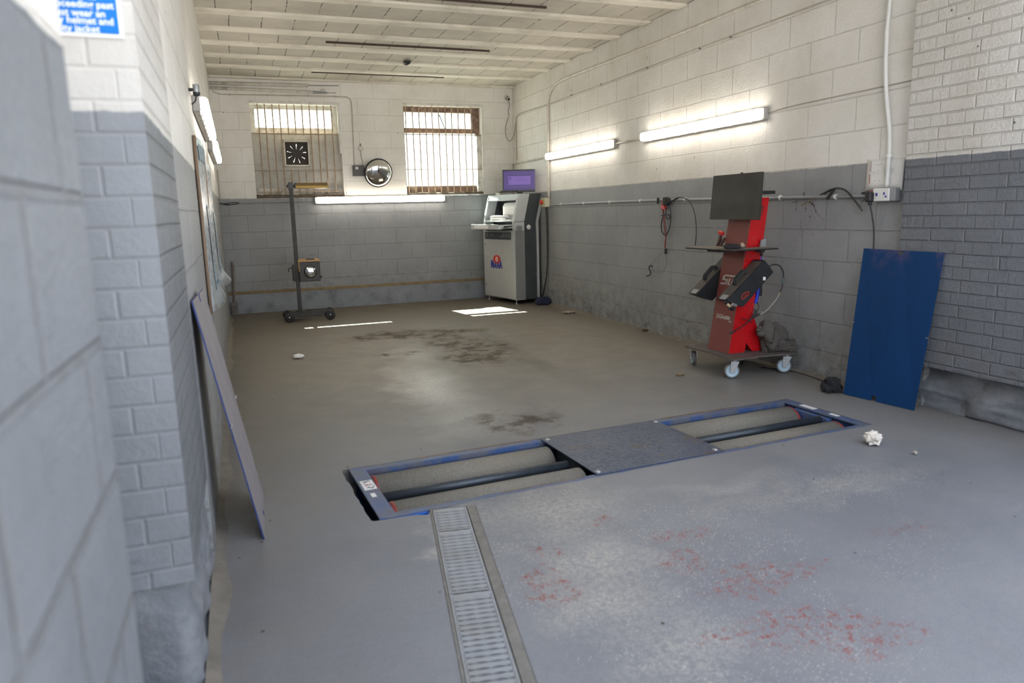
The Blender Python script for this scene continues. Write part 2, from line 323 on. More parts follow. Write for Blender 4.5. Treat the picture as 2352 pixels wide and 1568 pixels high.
# ------------------------------------------------------------------ mesh builder
class MB:
    def __init__(s): s.bm = bmesh.new(); s.mi = 0
    def _fin(s, verts, mtx):
        if mtx is not None: bmesh.ops.transform(s.bm, matrix=mtx, verts=verts)
        for v in verts:
            for f in v.link_faces: f.material_index = s.mi
        return s
    def box(s, c, size, rot=None, bevel=0.0, seg=2):
        before = set(s.bm.verts)
        r = bmesh.ops.create_cube(s.bm, size=1.0); vs = r['verts']
        bmesh.ops.scale(s.bm, vec=size, verts=vs)
        if bevel:
            es = list({e for v in vs for e in v.link_edges})
            bmesh.ops.bevel(s.bm, geom=es, offset=min(bevel, min(size)*.45), segments=seg, affect='EDGES', profile=.5)
            vs = [v for v in s.bm.verts if v not in before]
        mt = Matrix.Translation(V(c))
        if rot is not None: mt = mt @ (rot.to_4x4() if not isinstance(rot, (tuple, list)) else (Matrix.Rotation(rot[2], 4, 'Z') @ Matrix.Rotation(rot[1], 4, 'Y') @ Matrix.Rotation(rot[0], 4, 'X')))
        return s._fin(vs, mt)
    def bb(s, lo, hi, bevel=0.0):
        lo, hi = V(lo), V(hi); return s.box((lo+hi)/2, hi-lo, None, bevel)
    def cyl(s, a, b, r, seg=20, r2=None, cap=True):
        a, b = V(a), V(b); d = b-a
        res = bmesh.ops.create_cone(s.bm, cap_ends=cap, segments=seg, radius1=r, radius2=r if r2 is None else r2, depth=d.length)
        q = d.to_track_quat('Z', 'Y').to_matrix().to_4x4()
        return s._fin(res['verts'], Matrix.Translation((a+b)/2) @ q)
    def sphere(s, c, r, sc=(1, 1, 1), seg=16):
        res = bmesh.ops.create_uvsphere(s.bm, u_segments=seg, v_segments=seg//2, radius=r)
        return s._fin(res['verts'], Matrix.Translation(V(c)) @ Matrix.Diagonal((*sc, 1)))
    def prism(s, pts, vec):
        vec = V(vec); a = [s.bm.verts.new(V(q)) for q in pts]; b = [s.bm.verts.new(V(q)+vec) for q in pts]; n = len(a)
        fs = [s.bm.faces.new(a), s.bm.faces.new(list(reversed(b)))]
        for i in range(n): fs.append(s.bm.faces.new((a[i], b[i], b[(i+1) % n], a[(i+1) % n])))
        for f in fs: f.material_index = s.mi
        return s
    def tube(s, pts, r, seg=8, smooth=True, sub=6):
        pts = [V(q) for q in pts]
        if smooth and len(pts) > 2:
            out = []
            for i in range(len(pts)-1):
                p0, p1, p2, p3 = pts[max(0, i-1)], pts[i], pts[i+1], pts[min(len(pts)-1, i+2)]
                for k in range(sub):
                    u = k/sub
                    out.append(.5*((2*p1)+(p2-p0)*u+(2*p0-5*p1+4*p2-p3)*u*u+(3*p1-p0-3*p2+p3)*u**3))
            pts = out+[pts[-1]]
        rings = []; up = None
        for i, q in enumerate(pts):
            d = (pts[min(i+1, len(pts)-1)]-pts[max(i-1, 0)]).normalized()
            if up is None: up = d.orthogonal().normalized()
            up = (up-d*up.dot(d)); up = up.normalized() if up.length > 1e-6 else d.orthogonal().normalized()
            w = d.cross(up); rr = r[i*len(r)//len(pts)] if isinstance(r, (list, tuple)) else r
            rings.append([s.bm.verts.new(q+(up*math.cos(2*PI*k/seg)+w*math.sin(2*PI*k/seg))*rr) for k in range(seg)])
        for a, b in zip(rings, rings[1:]):
            for k in range(seg):
                f = s.bm.faces.new((a[k], a[(k+1) % seg], b[(k+1) % seg], b[k])); f.material_index = s.mi; f.smooth = True
        for rg_ in (rings[0], rings[-1]):
            f = s.bm.faces.new(rg_); f.material_index = s.mi
        return s
    def lathe(s, prof, a, axis, seg=32):
        """prof: (radius, height along axis)"""
        ax = V(axis).normalized(); u = ax.orthogonal().normalized(); w = ax.cross(u); a = V(a); rings = []
        for r, h in prof:
            if r < 1e-6: rings.append([s.bm.verts.new(a+ax*h)])
            else: rings.append([s.bm.verts.new(a+ax*h+(u*math.cos(2*PI*k/seg)+w*math.sin(2*PI*k/seg))*r) for k in range(seg)])
        for p, q in zip(rings, rings[1:]):
            for k in range(seg):
                k2 = (k+1) % seg
                vs = [p[k % len(p)], p[k2 % len(p)], q[k2 % len(q)], q[k % len(q)]]
                vs = list(dict.fromkeys(vs))
                if len(vs) > 2:
                    f = s.bm.faces.new(vs); f.material_index = s.mi; f.smooth = True
        return s
    def loft(s, rows):
        g = [[s.bm.verts.new(V(q)) for q in r] for r in rows]
        for a, b in zip(g, g[1:]):
            for i in range(len(a)-1):
                f = s.bm.faces.new((a[i], a[i+1], b[i+1], b[i])); f.material_index = s.mi; f.smooth = True
        return s
    def text(s, txt, size, mtx, depth=.0012, align='LEFT', bold=0.0, sx=1.0, shear=0.0, space=1.0):
        cu = bpy.data.curves.new('lettering', 'FONT'); cu.body = txt; cu.size = size; cu.extrude = depth/2; cu.align_x = align
        cu.offset = bold; cu.shear = shear; cu.space_character = space; cu.resolution_u = 3
        ob = bpy.data.objects.new('lettering', cu); COL.objects.link(ob)
        me = bpy.data.meshes.new_from_object(ob.evaluated_get(bpy.context.evaluated_depsgraph_get()))
        bpy.data.objects.remove(ob); bpy.data.curves.remove(cu)
        n0 = len(s.bm.verts); s.bm.from_mesh(me); bpy.data.meshes.remove(me)
        s.bm.verts.ensure_lookup_table(); vs = s.bm.verts[n0:]
        return s._fin(vs, mtx @ Matrix.Diagonal((sx, 1, 1, 1)))
    def rough(s, amp, scale, seed=0.0):
        for v in s.bm.verts:
            q = v.co*scale+V((seed, seed, seed)); v.co += V((mnoise.noise(q), mnoise.noise(q+V((31, 0, 0))), mnoise.noise(q+V((0, 47, 0)))))*amp
        return s

MTX = {}
def build(name, mb, mats, parent=None, world=False, smooth=None, recenter=True):
    """link the collected shapes as ONE mesh object; a child's mesh is in its parent's frame (world=True: given in world coordinates)"""
    bm = mb.bm
    bmesh.ops.recalc_face_normals(bm, faces=bm.faces[:])
    o_loc = V((0, 0, 0))
    if parent is not None and world:
        bmesh.ops.transform(bm, matrix=MTX[parent.name].inverted(), verts=bm.verts[:])
    if parent is None and recenter:
        co = [v.co for v in bm.verts]
        o_loc = V(((min(c.x for c in co)+max(c.x for c in co))/2, (min(c.y for c in co)+max(c.y for c in co))/2, min(c.z for c in co)))
        bmesh.ops.translate(bm, vec=-o_loc, verts=bm.verts[:])
    me = bpy.data.meshes.new(name); bm.to_mesh(me); bm.free()
    for mm in (mats if isinstance(mats, (list, tuple)) else [mats]): me.materials.append(M[mm] if isinstance(mm, str) else mm)
    if smooth is not None:
        me.shade_smooth() if smooth == 'all' else None
        if smooth != 'all':
            for f in me.polygons: f.use_smooth = True
            me.set_sharp_from_angle(angle=math.radians(smooth))
    o = bpy.data.objects.new(name, me); COL.objects.link(o); o.location = o_loc
    if parent is not None: o.parent = parent; MTX[o.name] = MTX[parent.name].copy()
    else: MTX[o.name] = Matrix.Translation(o_loc)
    return o
def tag(o, label, cat, group=None):
    o['label'] = label; o['category'] = cat
    if group: o['group'] = group
    return o
def thing(name, label, cat, loc=(0, 0, 0), rz=0.0, group=None):
    o = bpy.data.objects.new(name, None); COL.objects.link(o); o.empty_display_size = .1
    o.location = loc; o.rotation_euler = (0, 0, rz); MTX[o.name] = Matrix.LocRotScale(V(loc), Matrix.Rotation(rz, 3, 'Z'), None)
    return tag(o, label, cat, group)
def struct(name, mb, mats, parent=None, **kw):
    o = build(name, mb, mats, parent, recenter=False, **kw)
    if parent is None: o['kind'] = 'structure'
    return o
def sroot(name, loc):
    o = bpy.data.objects.new(name, None); COL.objects.link(o); o.location = loc; MTX[o.name] = Matrix.Translation(V(loc)); o['kind'] = 'structure'; return o
def plate(org, ux, uy):
    """matrix that lays text written in its XY plane on the plane through org, reading along ux, upright along uy"""
    ux = V(ux).normalized(); uy = V(uy); uy = (uy-ux*uy.dot(ux)).normalized(); uz = ux.cross(uy)
    mm = Matrix((ux, uy, uz)).transposed().to_4x4(); mm.translation = V(org); return mm

# ================================================================== the setting
RA = .0523; RC = V((2.116, -7.217, 0))                 # roller bed: angle and centre
def rb(u, v, z=0.0): return V((RC.x+u*math.cos(RA)-v*math.sin(RA), RC.y+u*math.sin(RA)+v*math.cos(RA), z))
DA = V((-.174, -.985, 0)).normalized(); DB = V((-DA.y, DA.x, 0))       # drain: along, across (towards +x)
D0 = V((.966, -7.66, 0))
def dr(a, b, z=0.0): return D0+DA*a+DB*b+V((0, 0, z))

# floor with the roller pit and the drain slot
hole = [rb(-1.51, .345), rb(1.482, .343), rb(1.482, -.343)]
rnd = random.Random(3)
for i in range(30):                                     # the front edge of the pit is chipped
    u = 1.40-i*.085
    if u < -1.24: break
    hole.append(rb(u, -.343-rnd.uniform(0, .006)))
hole += [rb(-1.262, -.372), rb(-1.275, -.400), rb(-1.30, -.392), rb(-1.32, -.380), rb(-1.34, -.376), rb(-1.36, -.372), rb(-1.42, -.368), rb(-1.5, -.362), rb(-1.515, -.35)]
n_ = 14
hole += [rb(-1.512-rnd.uniform(0, .008), -.33+i*.66/n_) for i in range(1, n_)]
slot = [dr(-.014, -.088), dr(1.425, -.088), dr(1.425, .118), dr(-.014, .118)]
from mathutils.geometry import delaunay_2d_cdt
outer = [V((-12, -20, 0)), V((16, -20, 0)), V((16, 14, 0)), V((-12, 14, 0))]
cv, ce = [], []
for lp in (outer, hole, slot):
    n0 = len(cv); cv += [q.xy for q in lp]; ce += [(n0+i, n0+(i+1) % len(lp)) for i in range(len(lp))]
ov, oe, of, *_r = delaunay_2d_cdt(cv, ce, [], 0, 1e-6)
def inside(q, lp):
    r_ = False
    for i in range(len(lp)):
        a, b = lp[i-1], lp[i]
        if (a.y > q.y) != (b.y > q.y) and q.x < (b.x-a.x)*(q.y-a.y)/(b.y-a.y)+a.x: r_ = not r_
    return r_
bm = bmesh.new(); bv = [bm.verts.new((q.x, q.y, 0)) for q in ov]
for f in of:
    c_ = sum((ov[i] for i in f), V((0, 0)))/len(f)
    if not inside(c_, hole) and not inside(c_, slot): bm.faces.new([bv[i] for i in f])
for lp, depth in ((hole, .42), (slot, .12)):
    ta = [bm.verts.new(q) for q in lp]; tb = [bm.verts.new(q-V((0, 0, depth))) for q in lp]
    for i in range(len(lp)): bm.faces.new((ta[i-1], ta[i], tb[i], tb[i-1])).material_index = 1
    bmesh.ops.triangulate(bm, faces=[bm.faces.new(tb)])
for f in bm.faces:
    if all(v.co.z < -.1 for v in f.verts): f.material_index = 2
bmesh.ops.remove_doubles(bm, verts=bm.verts[:], dist=1e-5)
mb = MB(); mb.bm.free(); mb.bm = bm
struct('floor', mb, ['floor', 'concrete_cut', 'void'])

# back wall with its two window openings
W1 = (.475, 1.652, 1.556, 2.818); W2 = (2.552, 3.75, 1.572, 2.846); T = .27
mb = MB()
for lo, hi in [((-.3, 0, 0), (W1[0], T, 3.4)), ((W1[1], 0, 0), (W2[0], T, 3.4)), ((W2[1], 0, 0), (4.5, T, 3.4)),
               ((W1[0], 0, 0), (W1[1], T, W1[2])), ((W1[0], 0, W1[3]), (W1[1], T, 3.4)),
               ((W2[0], 0, 0), (W2[1], T, W2[2])), ((W2[0], 0, W2[3]), (W2[1], T, 3.4))]:
    mb.bb(lo, hi)
struct('wall_back', mb, 'wall_back')
mb = MB(); mb.bb((-.3, -7.76, 0), (0, 0, 3.4)); struct('wall_left', mb, 'wall_side')
mb = MB(); mb.bb((W, -7.3, 0), (W+.3, 0, 3.4)); struct('wall_right', mb, 'wall_side')
# brick piers of the entrance
def two_face(lo, hi, name, side, front):
    mb = MB(); mb.bb(lo, hi)
    for f in mb.bm.faces: f.normal_update(); f.material_index = 1 if abs(f.normal.y) > .5 else 0
    return struct(name, mb, [side, front])
two_face((-.62, -8.6, .33), (0, -7.76, 3.4), 'wall_front_left', 'brick_side', 'brick_front')
two_face((4.15, -8.9, .278), (4.7, -7.115, 3.4), 'wall_front_right', 'brick_side', 'brick_front')
mb = MB(); mb.bb((-.62, -12.2, 0), (-.035, -9.3, 3.2)); struct('wall_entrance', mb, 'wall_near')
mb = MB(); mb.bb((-.9, -9.3, 0), (-.6, -8.6, 3.2)); struct('wall_light_block', mb, 'brick_side')  # unseen wall added behind the recess to keep side light out
# the rough stone courses that the piers stand on
def plinth(lo, hi, name, amp, seed):
    mb = MB(); mb.bb(lo, hi)
    bmesh.ops.subdivide_edges(mb.bm, edges=[e for e in mb.bm.edges], cuts=23, use_grid_fill=True)
    L_ = max(hi[1]-lo[1], .1)
    for v in mb.bm.verts:
        yy = (v.co.y-lo[1]); gap = abs(((yy/.30) % 1)-.5) > .46
        q = v.co*V((5, 5, 9)) if False else V((v.co.x*6, v.co.y*6, v.co.z*9))
        n = mnoise.fractal(q+V((seed, 0, 0)), 1.0, 2.1, 4)
        if v.co.z > lo[2]+.01:
            v.co.x += (amp*n-(.03 if gap else 0))*(1 if hi[0] < 2 else -1); v.co.y += amp*.5*mnoise.noise(q+V((0, seed, 5)))
    return struct(name, mb, 'plinth', smooth=60)
plinth((-.6, -8.592, 0), (-.012, -7.75, .345), 'trim_1', .022, 3)
plinth((4.235, -8.9, 0), (4.69, -7.15, .30), 'trim_2', .05, 11)
# ceiling and its ribs
mb = MB(); mb.bb((-.3, -8.75, H), (4.5, .27, 3.45)); struct('ceiling', mb, 'ceiling')
for i in range(13):
    y = -.035 if i == 0 else -.77-.625*(i-1)
    mb = MB(); mb.box((W/2, y, H-.006), (W, .10 if i == 0 else .135, .032), None, .006)
    struct('trim_%d' % (i+3), mb, 'joist')
# plaster ledge with its band of dust along the foot of the back wall
mb = MB(); mb.prism([(0, .001, 0), (0, -.035, 0), (0, -.032, .262), (0, .001, .262)], (3.72, 0, 0)); mb.mi = 1
mb.prism([(0, .001, .262), (0, -.034, .262), (0, -.024, .292), (0, .001, .305)], (3.72, 0, 0))
struct('baseboard_back', mb, ['ledge', 'dust'])
# swept dirt lying in the angles between floor and walls
def fillet(name, y0, y1, x, s, mat='dust', h=.035, wd=.07):
    mb = MB(); rows = []
    n = 60
    for i in range(n+1):
        y = y0+(y1-y0)*i/n; k = .45+.75*abs(mnoise.noise(V((y*2.3, x, 0)))+.4)
        rows.append([(x, y, h*k), (x-s*wd*.3*k, y, h*k*.55), (x-s*wd*k, y, .0)])
    mb.loft(rows); return struct(name, mb, mat)
M['dirt'] = plain('swept_dirt', (.17, .148, .12), .9, var=.2, bump=.4, bscale=40)
fillet('trim_20', -7.3, -.05, W+.005, 1, 'dirt', .03, .09)
fillet('trim_21', -8.6, -.05, -.005, -1, 'dirt', .022, .06)

# ------------------------------------------------------------------ windows
def window(name, o, glass_y, frame_mat, pane_rects, bars, stuff):
    r = sroot(name, ((o[0]+o[1])/2, glass_y, o[2]))
    mb = MB()
    for lo, hi in bars: mb.bb((lo[0], glass_y-.025, lo[1]), (hi[0], glass_y+.04, hi[1]), .004)
    build('window_frame', mb, frame_mat, r, world=True)
    for (x0, x1, z0, z1) in pane_rects:
        mb = MB(); mb.bb((x0, glass_y+.004, z0), (x1, glass_y+.009, z1)); build('window_pane', mb, 'glass', r, world=True)
    stuff(r); return r
def left_extra(r):
    mb = MB()
    for lo, hi in [((.475, .165, 1.69), (.905, .18, 2.43)), ((1.195, .165, 1.69), (1.652, .18, 2.43)), ((.905, .165, 1.69), (1.195, .18, 2.01)), ((.905, .165, 2.31), (1.195, .18, 2.43))]: mb.bb(lo, hi)
    build('infill_board', mb, 'board', r, world=True)
    mb = MB(); mb.bb((.47, -.012, W1[3]-.018), (1.665, .14, W1[3]+.02), .003); build('window_head', mb, 'white_paint', r, world=True)
    mb = MB(); mb.bb((W1[1]-.022, -.004, W1[2]+.6), (W1[1]+.002, .14, W1[3]), .002); build('reveal_board', mb, 'white_paint', r, world=True)
    mb = MB(); mb.bb((.48, .01, 1.555), (1.647, .15, 1.60))
    bmesh.ops.subdivide_edges(mb.bm, edges=mb.bm.edges[:], cuts=14, use_grid_fill=True); mb.rough(.02, 17); build('sill_debris', mb, 'debris', r, world=True, smooth=50)
window('window_1', W1, .15, 'cream_wood', [(.53, 1.575, 2.50, 2.745)],
       [((.475, 2.745), (1.652, 2.818)), ((.475, 2.43), (1.652, 2.505)), ((.475, 2.505), (.538, 2.745)), ((1.565, 2.505), (1.652, 2.745)),
        ((.475, 1.62), (1.652, 1.69)), ((.475, 1.556), (1.652, 1.622))], left_extra)
def right_extra(r):
    mb = MB(); mb.bb((2.545, -.010, W2[3]-.018), (3.762, .14, W2[3]+.018), .003); build('window_head', mb, 'white_paint', r, world=True)
    mb = MB(); mb.bb((W2[1]-.02, -.004, W2[2]), (W2[1]+.003, .14, W2[3]), .002); build('reveal_board', mb, 'white_paint', r, world=True)
    mb = MB(); mb.bb((2.56, .02, 1.572), (3.74, .14, 1.60))
    bmesh.ops.subdivide_edges(mb.bm, edges=mb.bm.edges[:], cuts=14, use_grid_fill=True); mb.rough(.02, 15); build('sill_debris', mb, 'debris', r, world=True, smooth=50)
    mb = MB(); mb.tube([at(1009, 264, 'y', .12), at(1022, 296, 'y', .10)], .007, 6, False); build('casement_stay', mb, 'plastic_black', r, world=True)
    mb = MB(); mb.bb((3.66, .05, 1.60), (3.735, .15, 2.42), .004); build('inner_jamb', mb, 'cream_wood', r, world=True)
window('window_2', W2, .15, 'brown_wood', [(2.57, 3.62, 2.525, 2.755), (2.57, 3.68, 1.695, 2.465)],
       [((2.552, 2.755), (3.75, 2.846)), ((2.552, 2.462), (3.75, 2.53)), ((2.552, 2.53), (2.588, 2.755)), ((3.617, 2.53), (3.75, 2.755)),
        ((2.552, 1.572), (3.75, 1.70)), ((2.552, 1.70), (2.585, 2.462)), ((3.672, 1.70), (3.75, 2.462))], right_extra)
# security bars, one grille in each opening
def grille(label, xs, z0, z1, crosses, gaps, mat):
    g = thing('window_grille', label, 'window bars', ((xs[0]+xs[-1])/2, .045, z0))
    for i, x in enumerate(xs):
        for a, b in gaps.get(i, [(z0, z1)]):
            mb = MB(); mb.cyl((x, .045, a), (x, .045, b), .0085, 8); build('bar', mb, mat, g, world=True)
    for z, xa, xb in crosses:
        mb = MB(); mb.bb((xa, .036, z-.005), (xb, .056, z+.005)); build('crossbar', mb, mat, g, world=True)
g_xs = [.58, .671, .768, .861, .959, 1.056, 1.156, 1.254, 1.355, 1.444, 1.548]
cut = {i: [(1.557, 1.94), (2.40, 2.80)] for i in (4, 5, 6)}
grille('rusty bars with a cut-out for the extractor fan in the left window', g_xs, 1.557, 2.80, [(2.415, .49, 1.64), (1.927, .48, 1.64), (1.64, .48, 1.64)], cut, 'rust_bar')
grille('rusty full-length bars in the bright window beside the round mirror', [2.593, 2.695, 2.791, 2.888, 2.986, 3.083, 3.184, 3.281, 3.38, 3.483, 3.58], 1.573, 2.83, [(2.432, 2.553, 3.74), (1.934, 2.553, 3.74)], {}, 'rust_bar')
# extractor fan set into the boarded window
f = thing('extractor_fan', 'square cream extractor fan set in the boarded left window', 'fan', (1.05, .165, 1.98))
mb = MB()
for lo, hi in [((.878, .06, 1.982), (.90, .166, 2.336)), ((1.20, .06, 1.982), (1.222, .166, 2.336)), ((.878, .06, 2.312), (1.222, .166, 2.336)), ((.878, .06, 1.982), (1.222, .166, 2.006))]:
    mb.bb(lo, hi, .006)
build('housing', mb, 'plastic_white', f, world=True)
mb = MB(); cq = V((1.05, .132, 2.16)); ring = [2*PI*i/48 for i in range(49)]
sq = lambda a: min(.152/max(1e-6, abs(math.cos(a))), .154/max(1e-6, abs(math.sin(a))))
mb.loft([[cq+V((r_(a)*math.cos(a), 0, r_(a)*math.sin(a))) for a in ring] for r_ in (lambda a: .130, sq)]); build('back_plate', mb, 'fan_dark', f, world=True)
c0 = V((1.05, .13, 2.16))
def fp(r, a): return c0+V((r*math.cos(a), 0, r*math.sin(a)))
for k in range(9):                       # dark blades; daylight shows in the gaps between them
    a0, a1 = k*2*PI/9+.12, (k+1)*2*PI/9+.12; g = (.0075, .005, .0085, .004, .007, .006, .0085, .005, .007)[k]; ri = (.055, .075, .05, .08, .06, .07, .05, .075, .06)[k]
    ins = [fp(.03, a0), fp(.03, a1)]
    mb = MB(); mb.prism([fp(.03, a0)]+[fp(ri, a0), fp(.125, a0+g/.125), fp(.136, a0), fp(.136, (a0+a1)/2), fp(.136, a1), fp(.125, a1-.004/.125), fp(ri, a1)]+[fp(.03, a1)], (0, .003, 0)); build('blade', mb, 'fan_dark', f, world=True)
mb = MB(); mb.cyl((1.05, .10, 2.16), (1.05, .15, 2.16), .045, 20); build('hub', mb, 'fan_dark', f, world=True)
mb = MB()
for i in range(24): z = 2.012+i*.0127; mb.bb((.90, .088, z), (1.20, .091, z+.0045))
build('grille', mb, 'fan_dark', f, world=True)
mb = MB(); mb.bb((1.03, .13, 2.335), (1.07, .165, 2.36), .003); build('cord_inlet', mb, 'plastic_white', f, world=True)

# ================================================================== lamps on the walls
def make_batten(label):
    r = thing('batten_light', label, 'wall light', (0, 0, 0), 0, 'batten lights along the walls'); L = 1.86
    mb = MB(); mb.bb((-L/2, 0, -.05), (L/2, .042, .05), .010); build('housing', mb, 'lamp_body', r)
    mb = MB(); mb.box((0, .062, 0), (L-.03, .056, .084), None, .025, 5); build('diffuser', mb, 'lamp', r, smooth=50)
    for s in (-1, 1):
        mb = MB(); mb.box((s*(L/2-.004), .022, 0), (.030, .046, .094), None, .010, 3); build('end_cap', mb, 'lamp_body', r, smooth=50)
    for k in range(7):
        for s in (-1, 1):
            mb = MB(); mb.box((-L/2+.16+k*(L-.32)/6, .04, s*.051), (.022, .028, .006), None, .002); build('clip', mb, 'cable_grey', r)
    return r
def dup(o, parent=None):
    c = o.copy(); COL.objects.link(c)
    if parent is not None: c.parent = parent
    for ch in [q for q in bpy.data.objects if q.parent == o]: dup(ch, c)
    return c
lamp0 = make_batten('lit batten light on the right wall, the one further into the room')
spots = [((W, -2.33, 2.008), PI/2, None),
         ((W, -4.80, 2.012), PI/2, 'lit batten light on the right wall above the red trolley'),
         ((2.173, 0, 1.515), PI, 'lit batten light on the back wall under the two windows'),
         ((0, -4.83, 1.975), -PI/2, 'lit batten light on the left wall above the first wall chart'),
         ((0, -2.37, 1.96), -PI/2, 'lit batten light on the left wall, the one nearer the back corner')]
for i, (loc, rz, lab) in enumerate(spots):
    o = lamp0 if i == 0 else dup(lamp0)
    o.location = loc; o.rotation_euler = (0, 0, rz)
    if lab: o['label'] = lab
    MTX[o.name] = Matrix.LocRotScale(V(loc), Matrix.Rotation(rz, 3, 'Z'), None)

# ================================================================== runs of conduit, pipe and cable
def run(name, label, cat, pts, r, mat, clips=(), clip_r=None, clip_mat=None, axis=None, seg=10, smooth=True, group=None):
    base = V(pts[0]); t_ = thing(name, label, cat, base, 0, group)
    mb = MB(); mb.tube(pts, r, seg, smooth); build('pipe' if 'conduit' in name or 'pipe' in name else 'lead', mb, mat, t_, world=True)
    for q in clips:
        q = V(q); mb = MB(); a = V(axis[0] if axis else (0, 1, 0))
        mb.cyl(q-a*.009, q+a*.009, (clip_r or r*1.35), 12)
        build('clip', mb, clip_mat or mat, t_, world=True)
    return t_
xr = W-.016
def ry(y, z, d=.016): return (W-d, y, z)
run('conduit', 'long grey conduit running level along the grey part of the right wall', 'conduit',
    [ry(-1.42, 1.37), ry(-2.6, 1.372), ry(-4.3, 1.368), ry(-5.6, 1.35), ry(-6.84, 1.337)], .0135, 'conduit',
    [ry(y, 1.371-.004*(y < -4)-.018*(y < -5.5)-.008*(y < -6.3)) for y in (-1.78, -2.45, -3.12, -3.80, -4.62, -5.93, -6.50)], .019, 'conduit_white')
run('conduit', 'white conduit rising from the socket box beside the brick pier', 'conduit',
    [ry(-6.935, 1.39, .02), ry(-6.938, 1.57, .02), ry(-6.93, 1.75, .022), ry(-6.885, 2.05, .03), ry(-6.868, 2.35, .03), ry(-6.868, 2.6, .02), ry(-6.87, 3.11, .02)], .0135, 'conduit_white',
    [ry(-6.938, 1.59, .02)], .021, 'conduit_white', [(0, 0, 1)])
run('conduit', 'thick cream conduit bending up the right wall and along below the ceiling', 'conduit',
    [ry(-1.375, 1.47), ry(-1.378, 2.0), ry(-1.385, 2.55), ry(-1.40, 2.74), ry(-1.52, 2.858), ry(-1.84, 2.922), ry(-2.77, 2.912), ry(-4.6, 2.89), ry(-6.87, 2.88), ry(-7.1, 2.88)], .014, 'conduit_cream',
    [ry(-1.84, 2.922), ry(-2.77, 2.912), ry(-3.7, 2.90), ry(-4.6, 2.89)], .019, 'conduit_cream')
run('wall_cable', 'thin twin cable clipped across the right wall under the cream conduit', 'cable',
    [ry(-.165, 2.05, .008), ry(-.167, 2.42, .008), ry(-.184, 2.64, .008), ry(-.26, 2.69, .008), ry(-.42, 2.705, .008), ry(-1.37, 2.69, .008), ry(-2.6, 2.69, .008), ry(-3.9, 2.695, .008), ry(-5.24, 2.70, .008), ry(-7.1, 2.70, .008)], .006, 'cable_cream',
    [ry(y, 2.694, .008) for y in (-1.37, -2.1, -2.9, -3.9, -4.8, -5.24)], .010, 'cable_grey')
run('conduit', 'short cream conduit feeding the right-hand lights from the back corner', 'conduit',
    [ry(-.012, 1.87), ry(-.012, 1.99), ry(-.05, 2.004), ry(-.6, 2.007), ry(-1.40, 2.008)], .012, 'conduit_cream', [ry(-.9, 2.007)], .017)
run('conduit', 'short cream conduit linking the two lights on the right wall', 'conduit', [ry(-3.255, 2.008), ry(-3.875, 2.012)], .010, 'conduit_cream', [ry(-3.5, 2.009)], .016, None, None, 10, False)
run('wall_cable', 'thin cable leaving the near end of the light above the red trolley', 'cable', [ry(-5.73, 2.012, .01), ry(-6.0, 2.03, .006), ry(-6.5, 2.035, .006), ry(-7.1, 2.04, .006)], .004, 'cable_cream')
run('wall_cable', 'dark cable looping down from the camera in the back corner', 'cable',
    [(4.165, -.012, 2.93), (4.175, -.012, 2.85), (4.15, -.012, 2.77), (4.165, -.016, 2.73), (4.14, -.02, 2.66), (4.10, -.02, 2.55), (4.105, -.02, 2.42), (4.15, -.025, 2.345), (4.19, -.06, 2.38), (4.208, -.12, 2.46), (4.212, -.162, 2.6)], .0035, 'cable_dark')
run('wall_cable', 'dark lead dropping from the red isolator to the floor', 'cable',
    [ry(-1.30, 1.345, .03), ry(-1.30, 1.15, .02), ry(-1.30, .75, .02), ry(-1.29, .45, .03), ry(-1.25, .25, .05), ry(-1.17, .06, .07), ry(-1.12, .012, .1)], .011, 'cable_dark', [ry(-1.30, 1.0, .02)], .016, 'cable_dark', [(0, 0, 1)])
run('wall_pipe', 'upper of two capped pipes under the ceiling on the back wall', 'pipe',
    [(.01, -.03, 3.035), (1.25, -.03, 3.045)], .021, 'conduit_cream', [(.32, -.03, 3.038), (.95, -.03, 3.042)], .025, 'conduit_cream', [(1, 0, 0)], 14, False)
q_ = COL.objects.get('wall_pipe'); mb = MB(); mb.cyl((1.25, -.03, 3.046), (1.66, -.03, 3.056), .006, 8); build('rod', mb, 'conduit', q_, world=True)
wp = run('wall_pipe', 'lower of two capped pipes under the ceiling, with a hooked end', 'pipe',
    [(.01, -.03, 2.975), (.7, -.03, 2.968), (1.31, -.03, 2.958)], .019, 'conduit_cream', [(.24, -.03, 2.973), (.76, -.03, 2.967)], .023, 'conduit_cream', [(1, 0, 0)], 14, False)
mb = MB(); mb.cyl((1.31, -.03, 2.958), (1.50, -.03, 2.958), .019, 12, .012).cyl((1.5, -.03, 2.958), (1.62, -.03, 2.961), .005, 8).tube([(1.42, -.03, 2.97), (1.43, -.03, 3.0), (1.46, -.03, 3.0), (1.47, -.03, 2.98)], .004, 6); build('hook', mb, 'conduit', wp, world=True)
run('wall_cable', 'thin cream cable arching over the left window down to the grey switch box', 'cable',
    [(.03, -.008, 2.94), (.10, -.008, 2.915), (.21, -.008, 2.902), (.9, -.008, 2.912), (1.67, -.008, 2.917), (1.76, -.008, 2.912), (1.806, -.008, 2.885), (1.826, -.008, 2.80), (1.822, -.008, 2.4), (1.812, -.008, 1.98)], .0065, 'cable_cream',
    [(.25, -.008, 2.903), (.72, -.008, 2.909), (1.25, -.008, 2.914), (1.60, -.008, 2.917), (1.826, -.008, 2.72), (1.823, -.008, 2.46)], .012, 'cable_cream', [(1, 0, 0)])
run('conduit', 'thin grey conduit along the paint line of the back wall, left of the light', 'conduit',
    [(0.0, -.012, 1.494), (.5, -.012, 1.50), (1.28, -.012, 1.506)], .009, 'conduit', [(.14, -.012, 1.496), (.38, -.012, 1.499), (.84, -.012, 1.503)], .014, 'conduit', [(1, 0, 0)])
